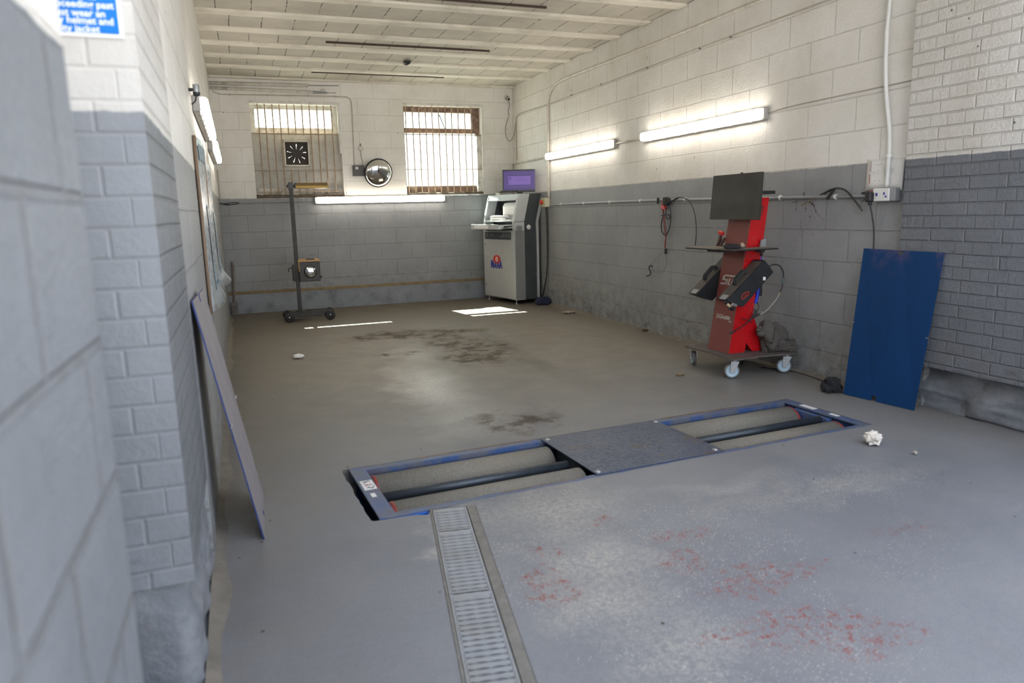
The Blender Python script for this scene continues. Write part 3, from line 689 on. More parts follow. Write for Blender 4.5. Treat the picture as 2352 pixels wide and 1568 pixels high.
run('wall_cable', 'bunch of dark cable ends at the left end of the back wall', 'cable',
    [(.005, -.02, 1.50), (.06, -.02, 1.493), (.13, -.02, 1.505), (.2, -.02, 1.508), (.24, -.018, 1.495), (.15, -.02, 1.482), (.05, -.024, 1.484), (.12, -.02, 1.474)], .006, 'cable_dark')
run('conduit', 'thin grey conduit along the paint line of the back wall, right of the light', 'conduit',
    [(3.07, -.012, 1.545), (3.4, -.012, 1.548), (3.93, -.012, 1.55)], .010, 'conduit', [(3.2, -.012, 1.547), (3.7, -.012, 1.549)], .015, 'conduit', [(1, 0, 0)])
run('conduit', 'cream conduit dropping down the left wall in the back corner', 'conduit', [(.012, -.05, 1.93), (.012, -.05, 1.51)], .009, 'conduit_cream', [(.012, -.05, 1.8)], .014, None, [(0, 0, 1)], 10, False)
sp = thing('stand_pipe', 'rusty stub of pipe in a concrete block in the back left corner', 'pipe', (.075, -.08, 0))
mb = MB(); mb.cyl((.062, -.075, .1), (.092, -.05, .72), .016, 14); build('pipe', mb, plain('rusty_brown_pipe', (.17, .13, .11), .6, .2, var=.25), sp, world=True)
mb = MB(); mb.box((.065, -.085, .085), (.085, .09, .17), None, .008).rough(.006, 20); build('base_block', mb, 'concrete_cut', sp, world=True)

# ================================================================== fittings on the walls
# round mirror
r = thing('convex_mirror', 'round convex mirror with a black rim between the two windows', 'mirror', (2.131, -.05, 1.68))
c0 = V((2.131, -.105, 1.878)); mb = MB()
mb.lathe([(.19*math.sin(a*.5*PI/14), .075*math.cos(a*.5*PI/14)) for a in range(15)], c0+V((0, -.0, 0)), (.10, -1, -.26), 48); build('dome', mb, 'mirror', r, world=True)
mb = MB(); mb.lathe([(.188, .0), (.196, .006), (.203, .0), (.203, -.016), (.18, -.02), (.0, -.02)], c0, (.10, -1, -.26), 48); build('rim', mb, 'rubber', r, world=True)
mb = MB(); mb.cyl((2.131, -.10, 1.878), (2.131, .0, 1.878), .03, 16).bb((2.09, -.012, 1.83), (2.17, 0, 1.93), .003); build('bracket', mb, 'dark_steel', r, world=True)
# switch box beside it
r = thing('switch_box', 'dark grey switch box on the wall, half behind the round mirror', 'switch box', (1.868, -.04, 1.838))
mb = MB(); mb.bb((1.784, -.075, 1.84), (1.945, 0, 1.988), .006); build('box', mb, plain('dark_metal_box', (.105, .10, .098), .5, .3, var=.12), r, world=True)
mb = MB(); mb.bb((1.817, -.0775, 1.933), (1.856, -.074, 1.967)); build('sticker', mb, 'sticker', r, world=True)
mb = MB(); mb.cyl((1.93, -.075, 1.90), (1.93, -.095, 1.90), .02, 14).bb((1.925, -.112, 1.88), (1.935, -.09, 1.935), .002); build('switch_handle', mb, 'plastic_black', r, world=True)
r = thing('junction_box', 'small round junction box with a short drop above the switch box', 'junction box', (1.917, -.02, 2.19))
mb = MB(); mb.lathe([(0, .03), (.028, .03), (.033, .024), (.034, 0)], (1.917, 0, 2.222), (0, -1, 0), 24); build('box', mb, 'conduit_cream', r, world=True)
mb = MB(); mb.tube([(1.917, -.012, 2.25), (1.915, -.012, 2.29)], .008, 8); mb.tube([(1.915, -.012, 2.195), (1.918, -.012, 2.1), (1.928, -.012, 2.05), (1.93, -.012, 1.985)], .004, 8); build('lead', mb, 'cable_grey', r, world=True)
# camera in the back right corner
r = thing('security_camera', 'small dome-necked security camera in the back right corner', 'camera', (4.145, -.06, 2.93))
mb = MB(); mb.lathe([(0, .02), (.03, .02), (.036, .01), (.036, 0)], (4.135, 0, 2.975), (0, -1, 0), 24); build('mount', mb, 'conduit_cream', r, world=True)
mb = MB(); mb.lathe([(.0, -.03), (.02, -.03), (.03, -.015), (.031, .035), (.027, .045)], (4.14, -.045, 2.955), (-.1, -1, -.35), 24); build('body', mb, plain('brown_grey_camera', (.16, .13, .11), .5), r, world=True)
mb = MB(); mb.lathe([(.0, .04), (.018, .04), (.018, .046)], (4.14, -.045, 2.955), (-.1, -1, -.35), 20); build('lens', mb, 'plastic_black', r, world=True)
mb = MB(); mb.lathe([(.019, .046), (.026, .048), (.029, .042)], (4.14, -.045, 2.955), (-.1, -1, -.35), 20); build('lens_ring', mb, 'plastic_white', r, world=True)
# isolator with the red switch
r = thing('isolator_switch', 'cream isolator box with a red and yellow switch on the right wall', 'switch', (W-.04, -1.30, 1.345))
mb = MB(); mb.bb((W-.075, -1.37, 1.345), (W, -1.23, 1.468), .005); build('box', mb, plain('cream_isolator', (.58, .56, .40), .45, var=.05), r, world=True)
mb = MB(); mb.lathe([(0, .006), (.034, .006), (.036, 0)], (W-.075, -1.285, 1.41), (-1, 0, 0), 24); build('switch_plate', mb, 'yellow', r, world=True)
mb = MB(); mb.lathe([(0, .03), (.02, .03), (.023, 0)], (W-.08, -1.285, 1.41), (-1, 0, 0), 20).box((W-.108, -1.285, 1.41), (.016, .012, .056), None, .003); build('switch_knob', mb, 'red', r, world=True)
# socket box beside the pier
r = thing('socket_box', 'white double socket on a grey box beside the brick pier', 'socket', (W-.03, -6.93, 1.29))
mb = MB(); mb.bb((W-.055, -7.035, 1.30), (W, -6.87, 1.385), .006); build('back_box', mb, 'conduit', r, world=True)
mb = MB(); mb.bb((W-.064, -6.995, 1.302), (W-.054, -6.868, 1.384), .003); build('socket_plate', mb, 'sticker', r, world=True)
mb = MB()
for y, z, a, b in [(-6.90, 1.345, .012, .02), (-6.96, 1.35, .01, .016), (-6.975, 1.33, .008, .012)]: mb.box((W-.066, y, z), (.004, a, b))
build('switch_rocker', mb, 'logo_blue', r, world=True)
r = thing('plug', 'black plug with a lead hanging down behind the blue board', 'plug', (W-.06, -6.85, 1.29))
mb = MB(); mb.box((W-.07, -6.853, 1.33), (.055, .052, .065), None, .012, 3); mb.box((W-.07, -6.855, 1.29), (.022, .02, .03), None, .006); build('plug_body', mb, 'plastic_black', r, world=True)
mb = MB(); mb.tube([(W-.07, -6.855, 1.28), (W-.05, -6.862, 1.2), (W-.03, -6.868, 1.05), (W-.03, -6.87, .6), (W-.03, -6.87, .2), (W-.06, -6.85, .05)], .005, 8); build('lead', mb, 'cable_dark', r, world=True)
# paper notice
r = thing('wall_notice', 'dusty white paper notice with printing, behind the white conduit', 'notice', (W-.005, -6.9, 1.375))
mb = MB(); rows = []
for j in range(9):
    y = -6.757-.293*j/8; rows.append([(W-.003-.004*((j-4)/4)**2-.0015*k, y, 1.578-.003*j/4-.203*k/4*(1)) for k in range(5)])
mb.loft(rows); o = build('sheet', mb, 'paper', r, world=True)
sm = o.modifiers.new('thickness', 'SOLIDIFY'); sm.thickness = .0008
mb = MB()
def npt(y, z, a, b): mb.box((W-.0185, y, z), (.001, a, b))
for y, z in [(-6.835, 1.54), (-6.858, 1.54), (-6.88, 1.54), (-6.835, 1.49), (-6.858, 1.50), (-6.858, 1.482), (-6.832, 1.435), (-6.868, 1.435)]: npt(y, z, .004, .006)
for i in range(10): npt(-6.797, 1.562-i*.007, .006, .004)
build('print', mb, 'ink', r, world=True)
mb = MB(); npt(-6.79, 1.45, .007, .06); npt(-6.787, 1.53, .002, .06); build('red_print', mb, 'ink_red', r, world=True)
mb = MB()
for y, z, b in [(-6.905, 1.51, .04), (-6.915, 1.48, .03), (-6.95, 1.52, .05), (-6.965, 1.49, .05), (-6.98, 1.5, .03), (-6.965, 1.43, .04), (-6.82, 1.49, .02)]: npt(y, z, .004, b)
build('faint_print', mb, 'ink_faint', r, world=True)

# things hooked over the level conduit
xg = W-.035
r = thing('battery_clip_leads', 'red and black clips with looped leads hung on the right wall conduit', 'leads', (xg, -4.30, .6))

mb = MB(); mb.box((xg-.01, -4.335, 1.355), (.05, .065, .085), None, .012).box((xg-.01, -4.385, 1.36), (.03, .03, .05), None, .008).box((xg, -4.17, 1.365), (.02, .02, .06), None, .004); build('black_clip', mb, 'rubber', r, world=True)
P5 = lambda X_, Y_: at(1480+X_/6.817, 430+Y_/6.817, 'x', xg)     # tracing helper
mb = MB(); mb.prism([P5(*q)+V((-.012, 0, 0)) for q in ((300, 200), (322, 205), (334, 335), (322, 345), (285, 338), (270, 342), (272, 320), (290, 250))], (.024, 0, 0)); build('red_clip', mb, 'red', r, world=True)
mb = MB(); mb.tube([P5(*q) for q in ((285, 340), (295, 430), (305, 540), (320, 680), (335, 780), (325, 860), (322, 950))], .005, 8); mb.tube([P5(*q) for q in ((300, 345), (330, 600), (345, 760), (335, 860), (332, 950))], .004, 8); build('red_lead', mb, plain('dull_red_lead', (.20, .035, .03), .5), r, world=True)
mb = MB(); mb.tube([P5(*q) for q in ((400, 310), (415, 450), (400, 600), (360, 720), (320, 750), (275, 690), (265, 590), (285, 480), (320, 425), (380, 430), (400, 470), (375, 497), (340, 470), (335, 390), (355, 320))], .0055, 8); mb.tube([P5(*q) for q in ((262, 442), (320, 425), (370, 425))], .005, 6); build('black_lead', mb, 'cable_dark', r, world=True)
mb = MB(); mb.box(P5(335, 1000), (.02, .028, .055), None, .004); build('inline_connector', mb, 'plastic_black', r, world=True)
mb = MB(); mb.tube([P5(*q) for q in ((340, 1045), (350, 1120), (330, 1250), (280, 1330), (200, 1345), (130, 1290), (125, 1200), (200, 1100), (290, 1010))], .0022, 6); build('thin_wire', mb, 'cable_grey', r, world=True)
mb = MB(); mb.tube([P5(*q) for q in ((122, 1250), (110, 1222), (80, 1235), (78, 1290), (98, 1320), (85, 1370), (32, 1388))], .006, 6); build('tape_end', mb, 'rubber', r, world=True)
run('probe_lead', 'thin black probe lead looped over the conduit down to the trolley shelf', 'lead',
    [P5(430, 220), P5(490, 180), P5(560, 158), P5(650, 175), P5(700, 220), P5(760, 320), P5(800, 480), P5(812, 650), P5(808, 800), P5(792, 915)], [.008]*1+[.004]*4, 'cable_dark')
P6 = lambda X_, Y_: at(1780+X_/6.532, 360+Y_/6.532, 'x', xg)
r = thing('pipe_probe', 'bent black hose probe with a pale tip hung over the conduit near the notice', 'probe', P6(900, 480))
mb = MB(); mb.tube([P6(*q) for q in ((740, 560), (820, 505), (890, 475), (960, 472), (1040, 495), (1110, 550), (1165, 615), (1215, 680), (1260, 735))], .0065, 8); build('hose', mb, 'cable_dark', r, world=True)
mb = MB(); mb.cyl(P6(885, 490), P6(785, 628), .011, 10); mb.cyl(P6(860, 488), P6(680, 570), .009, 10, .005); build('grip', mb, 'rubber', r, world=True)
mb = MB(); mb.cyl(P6(1258, 730), P6(1308, 812), .010, 10, .005); build('tip', mb, plain('grey_green_tip', (.06, .08, .075), .5), r, world=True)
r = thing('wooden_stick', 'short straw-coloured stick poking out behind the conduit near the notice', 'stick', P6(480, 690))
mb = MB(); mb.cyl(P6(575, 632), P6(470, 690), .0045, 8).cyl(P6(470, 690), P6(388, 738), .0055, 8, .003); build('stick', mb, plain('straw_stick', (.22, .18, .10), .7), r, world=True)
r = thing('test_lead', 'black test lead with a red end lying on top of the conduit by the plug', 'lead', P6(1400, 540))
mb = MB(); mb.tube([P6(1305, 545), P6(1380, 535), P6(1460, 530)], .007, 8); mb.tube([P6(1395, 605), P6(1340, 640), P6(1295, 678)], .003, 6); mb.tube([P6(1490, 545), P6(1535, 525)], .004, 6); build('lead', mb, 'cable_dark', r, world=True)
mb = MB(); mb.box(P6(1470, 528), (.02, .04, .018), None, .005); build('red_end', mb, plain('faded_red_end', (.35, .08, .06), .5), r, world=True)
# dark oil splashes on the wall under the conduit
r = MB()
for (a, b, w_) in [((260, 680), (340, 665), 6), ((310, 650), (320, 800), 6), ((340, 660), (470, 660), 4), ((465, 760), (450, 830), 5), ((525, 880), (527, 920), 5), ((560, 660), (610, 820), 6), ((520, 680), (590, 730), 7), ((610, 820), (740, 950), 5), ((390, 970), (388, 1100), 5), ((390, 1120), (402, 1225), 4), ((435, 540), (435, 580), 6)]:
    n = 12; rn_ = random.Random(a[0])
    for i in range(n):
        u = i/(n-1); q = at(1780+(a[0]+(b[0]-a[0])*u+rn_.uniform(-9, 9))/6.532, 360+(a[1]+(b[1]-a[1])*u+rn_.uniform(-9, 9))/6.532, 'x', W-.0005)
        k = rn_.uniform(.15, .8)*w_*.0009; r.sphere(q, 1, (.0008, k, k*rn_.uniform(.8, 2.0)), 8)
tag(build('oil_splash', r, plain('dried_oil', (.07, .046, .04), .6)), 'dark dried splashes running down the grey wall below the conduit', 'stain')['kind'] = 'stuff'

# left wall: charts in plastic covers and a little spotlight
def chart(label, y0, y1, z0, z1, curl, head):
    r = thing('wall_chart', label, 'poster', (.02, (y0+y1)/2, z0), 0, 'charts on the left wall')
    def surf(off, ya, yb, za, zb, k=1.0):
        rows = []
        for j in range(13):
            v = j/12; z = za+(zb-za)*v; row = []
            for i in range(13):
                u = i/12; y = ya+(yb-ya)*u; gz = (z-z0)/(z1-z0); gu = (y-y0)/(y1-y0)
                x = .014+.030*math.sin(PI*min(1, gu*1.05))*(.85+.15*math.sin(gz*5+gu*2))+curl*max(0, .25-gz)**2*14*(.2+gu)
                row.append((x+off, y, z))
            rows.append(row)
        return rows
    mb = MB(); mb.loft(surf(0, y0, y1, z0, z1)); o = build('sheet', mb, 'poster', r, world=True, smooth='all'); sm = o.modifiers.new('t', 'SOLIDIFY'); sm.thickness = .003
    mb = MB(); mb.tube([(.012, y0, z0-.01), (.012, y0, z0+.3*(z1-z0)), (.012, y0, z1)], .009, 8, False); build('edge_strip', mb, 'poster_edge', r, world=True)
    mb = MB(); mb.loft(surf(.004, y0+.25*(y1-y0), y0+.8*(y1-y0), z0+.10, z0+.62*(z1-z0))); build('printed_panel', mb, plain('pale_blue_chart', (.42, .50, .56), .25, var=.15), r, world=True, smooth='all')
    mb = MB()
    for k in range(9):
        a = z0+.22+k*.045; mb.loft(surf(.007, y0+.30*(y1-y0), y0+(.36+.03*(k % 3))*(y1-y0), a, a+.006))
    mb.loft(surf(.007, y0+.3*(y1-y0), y0+.5*(y1-y0), z0+.13, z0+.15))
    if head: mb.loft(surf(.004, y0+.1*(y1-y0), y0+.7*(y1-y0), z1-.12, z1-.03))
    build('print', mb, 'poster_blue', r, world=True, smooth='all')
chart('curling wall chart under a plastic cover, nearest the brick pier', -6.25, -5.25, .78, 1.74, .06, True)
chart('second curling wall chart, further along the left wall', -5.05, -4.15, .80, 1.68, .09, False)
r = thing('spotlight', 'small chrome and black spotlight above the lights on the left wall', 'spotlight', (.045, -6.05, 1.97))
mb = MB(); mb.lathe([(0, .062), (.016, .062), (.018, .056), (.018, .02)], (.04, -6.05, 1.972), (0, 0, 1), 20); build('shell', mb, 'galv', r, world=True)
mb = MB(); mb.lathe([(.019, .02), (.020, .012), (.017, 0), (0, -.003)], (.04, -6.05, 1.972), (0, 0, 1), 20).cyl((0, -6.05, 2.005), (.025, -6.05, 2.005), .009, 10); build('head', mb, 'plastic_black', r, world=True)
mb = MB(); mb.tube([(.036, -6.05, 1.972), (.03, -6.03, 1.95), (.012, -5.98, 1.94), (.006, -5.93, 1.945)], .004, 6); build('lead', mb, 'cable_dark', r, world=True)

# safety sign on the left pier
r = thing('safety_sign', 'blue safety sign with white lettering on the white brick pier', 'sign', (-.24, -8.604, 1.712))
ZB, XR = 1.718, -.024
mb = MB(); mb.bb((-.44, -8.604, ZB), (XR, -8.6005, ZB+.34), .001); build('backing', mb, 'sign_white', r, world=True)
mb = MB(); mb.bb((-.432, -8.6055, ZB+.008), (XR-.008, -8.6035, ZB+.332), .001); build('blue_field', mb, 'sign_blue', r, world=True)
for (s, xe, ye) in [('this area', 220, 4), ('proceeding past', 261, 26), ('must wear an', 243, 45), ('safety helmet and', 262, 63), ('visibility jacket', 230, 80)]:
    q = at(xe, ye-5, 'y', -8.6056); mb = MB(); mb.text(s, .0215, plate((q.x, q.y, q.z), (1, 0, 0), (0, 0, 1)), .0008, 'RIGHT', .0004); build('lettering', mb, 'sign_white', r, world=True)


# ceiling: three dark slots' rods and a leftover hook
for lab, x0, x1, y in [('rusty steel rod on the ceiling, the one nearest the back wall', 1.25, 3.0, -.615), ('rusty steel rod on the ceiling, the middle one of three', 1.24, 3.08, -2.31), ('rusty steel rod on the ceiling, the one nearest the entrance', 1.2, 3.0, -4.15)]:
    mb = MB(); mb.box(((x0+x1)/2, y, H-.008), (x1-x0, .02, .02)); tag(build('ceiling_rod', mb, plain('rusty_rod', (.07, .045, .035), .7, .3)), lab, 'rod', 'rods on the ceiling')
r = thing('ceiling_hook', 'small black bracket hanging from the ceiling', 'bracket', (2.28, -1.59, H-.07))
mb = MB(); mb.prism([(2.235, -1.61, H-.012), (2.325, -1.61, H-.012), (2.305, -1.61, H-.05), (2.27, -1.61, H-.065), (2.255, -1.61, H-.04)], (0, .05, 0)); build('bracket', mb, 'rubber', r, world=True)
mb = MB(); mb.tube([(2.24, -1.585, H-.02), (2.235, -1.585, H-.055), (2.26, -1.585, H-.06)], .004, 6); build('wire', mb, 'cable_dark', r, world=True)
# ================================================================== roller brake tester in its pit
rt = thing('brake_tester', 'blue-framed roller brake tester sunk in the floor', 'brake tester', (RC.x, RC.y, 0), RA)
mb = MB(); mb.bb((-1.1, .3395, -.03), (-.43, .352, .0008), .002); build('rust_strip', mb, 'rust_strip', rt)
mb = MB(); mb.bb((.46, .3395, -.03), (1.02, .354, .0008), .002); build('rust_strip', mb, 'rust_strip', rt)
mb = MB(); mb.bb((-.9, -.316, -.02), (-.45, -.3105, .0006), .001); build('rust_strip', mb, 'rust_strip', rt)
mb = MB(); mb.bb((.5, -.316, -.02), (.95, -.3105, .0006), .001); build('rust_strip', mb, 'rust_strip', rt)
mb = MB()
mb.bb((-1.478, .292, -.06), (1.478, .340, -.001), .004)                       # back rail
mb.bb((-1.478, -.336, -.09), (1.478, -.312, -.001), .004)
build('frame_rail', mb, 'frame_slate', rt)
mb = MB(); mb.bb((-1.40, .288, -.030), (1.412, .2965, -.0015)); build('frame_lip', mb, 'frame_blue', rt)
mb = MB(); mb.bb((-1.40, -.3135, -.030), (1.412, -.305, -.0015)); build('frame_lip', mb, 'frame_blue', rt)
mb = MB(); mb.bb((-1.478, -.3475, -.10), (1.478, -.335, -.0005), .002); build('frame_front_face', mb, 'frame_blue', rt)
mb = MB(); mb.bb((-1.477, -.352, -.16), (-1.255, -.3435, -.008), .003); build('bare_front_face', mb, 'bright_blue', rt)
mb = MB(); mb.bb((-1.478, -.343, -.012), (-1.398, .340, .0005), .003); build('end_plate', mb, 'frame_slate', rt)
mb = MB(); mb.bb((1.412, -.343, -.012), (1.478, .340, .0005), .003); build('end_plate', mb, 'frame_slate', rt)
mb = MB(); mb.bb((1.385, -.10, -.085), (1.425, .19, -.018), .004); build('side_channel', mb, 'frame_blue', rt)
mb = MB(); mb.bb((1.425, -.33, -.35), (1.44, .33, -.012)).bb((-1.42, -.33, -.35), (-1.40, .33, -.012)).bb((-1.45, .30, -.35), (1.45, .315, -.05)).bb((-1.45, -.325, -.35), (1.45, -.31, -.05)); build('inner_wall', mb, plain('pit_blue_wall', (.012, .035, .10), .5), rt)
for u0, u1, end in ((-1.385, -.40, -1), (.42, 1.36, 1)):
    for v, zc in ((.185, -.106), (-.186, -.108)):
        mb = MB(); mb.cyl((u0, v, zc), (u1, v, zc), .102, 48)
        for fc in mb.bm.faces: fc.smooth = len(fc.verts) == 4
        ro = build('roller', mb, 'grit', rt)
        e = u0 if end < 0 else u1
        mb = MB(); mb.cyl((e+end*.001, v, zc), (e+end*.006, v, zc), .1005, 40).cyl((e-end*.012, v, zc), (e+end*.0, v, zc), .1028, 40, None, False); build('red_end_ring', mb, 'ring_red', ro)
        mb = MB(); mb.cyl((u0-.05, v, zc), (u1+.05, v, zc), .025, 14); build('axle', mb, 'dark_steel', ro)
    mb = MB(); mb.cyl((u0+(-.01 if end < 0 else -.03), -.040, -.036), (u1+(.0 if end < 0 else .02), -.040, -.036), .0255, 24)
    for fc in mb.bm.faces: fc.smooth = len(fc.verts) == 4
    build('sensing_tube', mb, 'tube', rt)
mb = MB(); mb.bb((-.385, -.326, .0005), (.402, .318, .0065), .0015); cp = build('centre_plate', mb, 'plate', rt)
for u, v in ((-.355, .285), (.385, .285), (-.36, -.295), (.365, -.295)):
    mb = MB(); mb.lathe([(0, .006), (.010, .006), (.014, .002), (.015, 0)], (u, v, .0065), (0, 0, 1), 14); build('bolt', mb, 'galv', cp)
mb = MB(); mb.bb((-.36, -.12, -.075), (-.33, .16, -.003), .004).bb((.34, -.12, -.075), (.37, .16, -.003), .004).bb((-.33, -.30, -.3), (.34, .29, -.1)); build('plate_channel', mb, 'tube', rt)
mb = MB(); mb.bb((-1.465, .005, .0008), (-1.405, .135, .0014)); wl = build('warning_label', mb, 'sticker', rt)
mb = MB()
for a, b in [((-1.455, .115), (-1.415, .12)), ((-1.45, .10), (-1.425, .125)), ((-1.43, .02), (-1.412, .045)), ((-1.45, .03), (-1.435, .05)), ((-1.44, .03), (-1.42, .02))]:
    mb.tube([(a[0], a[1], .0016), ((a[0]+b[0])/2+.004, (a[1]+b[1])/2, .0016), (b[0], b[1], .0016)], .0022, 5)
build('label_print', mb, 'ink', wl)
mb = MB()
for a, b in [((-1.456, .085), (-1.415, .06)), ((-1.45, .055), (-1.42, .08)), ((-1.452, .07), (-1.418, .07))]: mb.tube([(a[0], a[1], .0016), (b[0], b[1], .0016)], .0016, 5)
build('label_print', mb, 'ink_red', wl)
mb = MB(); mb.bb((-1.452, -.095, .0008), (-1.430, -.045, .0013)); build('torn_label', mb, 'sticker', rt)
mb = MB(); mb.bb((1.425, .055, .0008), (1.468, .175, .0014)); build('blank_label', mb, 'sticker', rt)
mb = MB(); mb.bb((1.43, -.13, .0008), (1.462, -.06, .0013)); build('blank_label', mb, 'sticker', rt)

# ------------------------------------------------------------------ drain
dc_ = thing('drain_channel', 'concrete drain channel edging running out from the brake tester', 'drain', D0)
mb = MB()
mb.prism([dr(-.012, -.086, 0), dr(1.42, -.086, 0), dr(1.42, -.077, 0), dr(-.012, -.077, 0)], (0, 0, -.06)); build('edge_angle', mb, 'channel', dc_, world=True)
mb = MB(); mb.prism([dr(-.012, .079, 0), dr(1.42, .079, 0), dr(1.42, .116, .001), dr(-.012, .116, .001)], (0, 0, -.06)); build('edge_strip', mb, 'channel', dc_, world=True)
PITCH, GW = .0285, .150
def make_grate(label, a0, a1):
    L = a1-a0; n = int(round((L-.02)/PITCH))
    g = thing('drain_grate', label, 'grate', dr(a0, 0, -.001), math.atan2(DA.y, DA.x), 'grates over the floor drain')
    # local x along the drain, local y across (left of travel)
    mb = MB(); mb.bb((0, -GW/2, -.018), (L, -GW/2+.012, 0), .002); build('side_rail', mb, 'grate', g); mb = MB(); mb.bb((0, GW/2-.012, -.018), (L, GW/2, 0), .002); build('side_rail', mb, 'grate', g)
    for x in (0, L-.014):
        mb = MB(); mb.bb((x, -GW/2+.01, -.018), (x+.014, GW/2-.01, 0), .002); build('end_bar', mb, 'grate', g)
    p = (L-.014)/n
    for i in range(n):
        x = .014+p*i; mb = MB(); pts_a, pts_b = [], []
        for k in range(13):
            y = -GW/2+.008+(GW-.016)*k/12; w = (.0042 if k % 4 == 2 else (-.0008 if k % 4 == 0 else .001))
            pts_a.append((x+.0045-w*.5, y, 0)); pts_b.append((x+p-.0065+w, y, 0))
        mb.prism(pts_a+pts_b[::-1], (0, 0, -.014)); build('cross_bar', mb, 'grate', g)
    return g
make_grate('steel drain grate touching the blue frame, the shortest of the three', -.011, .232)
make_grate('middle one of the three steel drain grates', .234, .742)
make_grate('steel drain grate furthest out from the brake tester', .744, 1.40)

# ================================================================== headlight beam tester (back left)
ht = thing('headlight_tester', 'dark headlight tester on a post with four wheels near the back wall', 'headlight tester', (.85, -1.15, 0))
mb = MB(); mb.bb((.74, -1.235, .055), (1.22, -1.185, .125), .005); build('base_beam', mb, 'dark_steel', ht, world=True)
mb = MB(); mb.bb((.74, -1.185, .09), (.93, -.97, .115), .004).bb((.72, -.985, .06), (1.20, -.94, .115), .004); build('base_frame', mb, plain('dusty_green_grey_top', (.065, .06, .042), .75, var=.2), ht, world=True)
for x, y, r_ in ((.705, -1.245, .062), (1.205, -1.245, .062), (.70, -.93, .058), (1.235, -.90, .058)):
    mb = MB(); mb.lathe([(.02, -.02), (r_-.008, -.02), (r_, -.013), (r_, .013), (r_-.008, .02), (.02, .02)], (x, y, r_), (0, 1, 0), 28); w_ = build('wheel', mb, 'rubber', ht, world=True)
    mb = MB(); mb.lathe([(0, .028), (.010, .028), (.014, .02), (.014, -.022), (0, -.022)], (x, y, r_), (0, -1, 0), 14); build('axle_cap', mb, 'galv', w_, world=True)
mb = MB(); mb.bb((.826, -1.15, .115), (.874, -1.102, 1.70), .003); build('post', mb, 'dark_steel', ht, world=True)
mb = MB(); mb.lathe([(.06, 0), (.055, .012), (.03, .016)], (.85, -1.126, .114), (0, 0, 1), 20); build('post_foot', mb, 'dark_steel', ht, world=True)
mb = MB(); mb.bb((.82, -1.155, 1.63), (.88, -1.098, 1.715), .005).cyl((.80, -1.126, 1.67), (.935, -1.126, 1.672), .018, 14).sphere((.905, -1.126, 1.672), .024); build('head_joint', mb, 'plastic_black', ht, world=True)
mb = MB(); mb.prism([(.905, -1.17, 1.672), (.905, -1.155, 1.708), (.905, -1.03, 1.712), (.905, -1.03, 1.668)], (.385, 0, 0)); hd = build('sighting_head', mb, plain('dusty_mustard_top', (.155, .105, .04), .6), ht, world=True)
mb = MB(); mb.prism([(.908, -1.174, 1.642), (.908, -1.174, 1.672), (.908, -1.03, 1.668), (.908, -1.03, 1.642)], (.384, 0, 0)); build('yellow_visor', mb, 'yellow', hd, world=True)
mb = MB(); mb.bb((.90, -1.165, 1.645), (.912, -1.03, 1.71)); build('head_end', mb, 'plastic_black', hd, world=True)
mb = MB(); mb.bb((.868, -1.22, .495), (1.122, -.90, .742), .008); bx = build('lamp_box', mb, 'tester_box', ht, world=True)
mb = MB(); mb.prism([(.862, -1.225, .742), (1.126, -1.225, .742), (1.126, -.89, .752), (.862, -.89, .752)], (0, 0, .016)); build('box_lid', mb, 'orange_top', bx, world=True)
mb = MB(); mb.bb((.864, -1.2235, .62), (.874, -1.10, .755), .002); build('box_lid_edge', mb, 'orange_top', bx, world=True)
mb = MB(); mb.bb((.97, -1.15, .758), (1.07, -1.05, .774), .004); build('carry_handle', mb, 'plastic_black', bx, world=True)
mb = MB(); mb.lathe([(.078, 0), (.078, .006), (.070, .008)], (1.003, -1.2205, .616), (0, -1, 0), 40); build('lens_ring', mb, 'plastic_black', bx, world=True)
mb = MB(); mb.lathe([(.072*math.sin(a*.5*PI/10), .018*math.cos(a*.5*PI/10)) for a in range(11)], (1.003, -1.221, .616), (0, -1, 0), 40); build('lens', mb, NT('tester_lens').set(Base_Color=(.55, .57, .58), Metallic=1.0, Roughness=.03), bx, world=True)
mb = MB(); mb.cyl((1.12, -1.18, .545), (1.142, -1.18, .545), .014, 12); build('adjust_knob', mb, 'plastic_black', bx, world=True)
mb = MB(); mb.bb((.795, -1.14, .50), (.83, -1.02, .70), .004).bb((.868-.03, -1.11, .52), (.88, -1.0, .70), .004); sl = build('slide_carriage', mb, 'dark_steel', ht, world=True)
mb = MB(); mb.tube([(.80, -1.10, .665), (.75, -1.11, .66), (.752, -1.11, .62)], .006, 6); build('latch_lever', mb, 'plastic_black', sl, world=True)

# ================================================================== brake tester console (back right)
AN = math.atan2(-.982, .19); CO = V((3.695, -.705, 0)); HW = .4375
cb = thing('test_console', 'tall grey test cabinet with a red and blue logo in the back right corner', 'cabinet', CO, AN)
Z0, Z1, Z2, LEAN, DP = .062, 1.155, 1.535, .098, .405
def lb(z): return 0.0 if z <= Z1 else LEAN*(z-Z1)/(Z2-Z1)
mb = MB(); mb.bb((-HW, .004, Z0), (HW, DP-.03, 1.04), .006); build('body', mb, 'cab_light', cb)
mb = MB(); mb.bb((-HW+.012, -.010, Z0+.012), (HW-.02, .006, 1.035), .004); dn = build('front_door', mb, 'cab_light', cb)
for z in (.83, .235):
    mb = MB(); mb.cyl((-HW+.055, -.012, z), (-HW+.055, -.008, z), .011, 14); build('door_lock', mb, 'plastic_black', dn)
mb = MB(); mb.bb((-.385, -.0125, .905), (.36, -.0095, 1.008)); ip = build('icon_strip', mb, 'cab_dark', dn)
def ic(*b): mb.bb((b[0], -.0140, b[1]), (b[2], -.0122, b[3]))
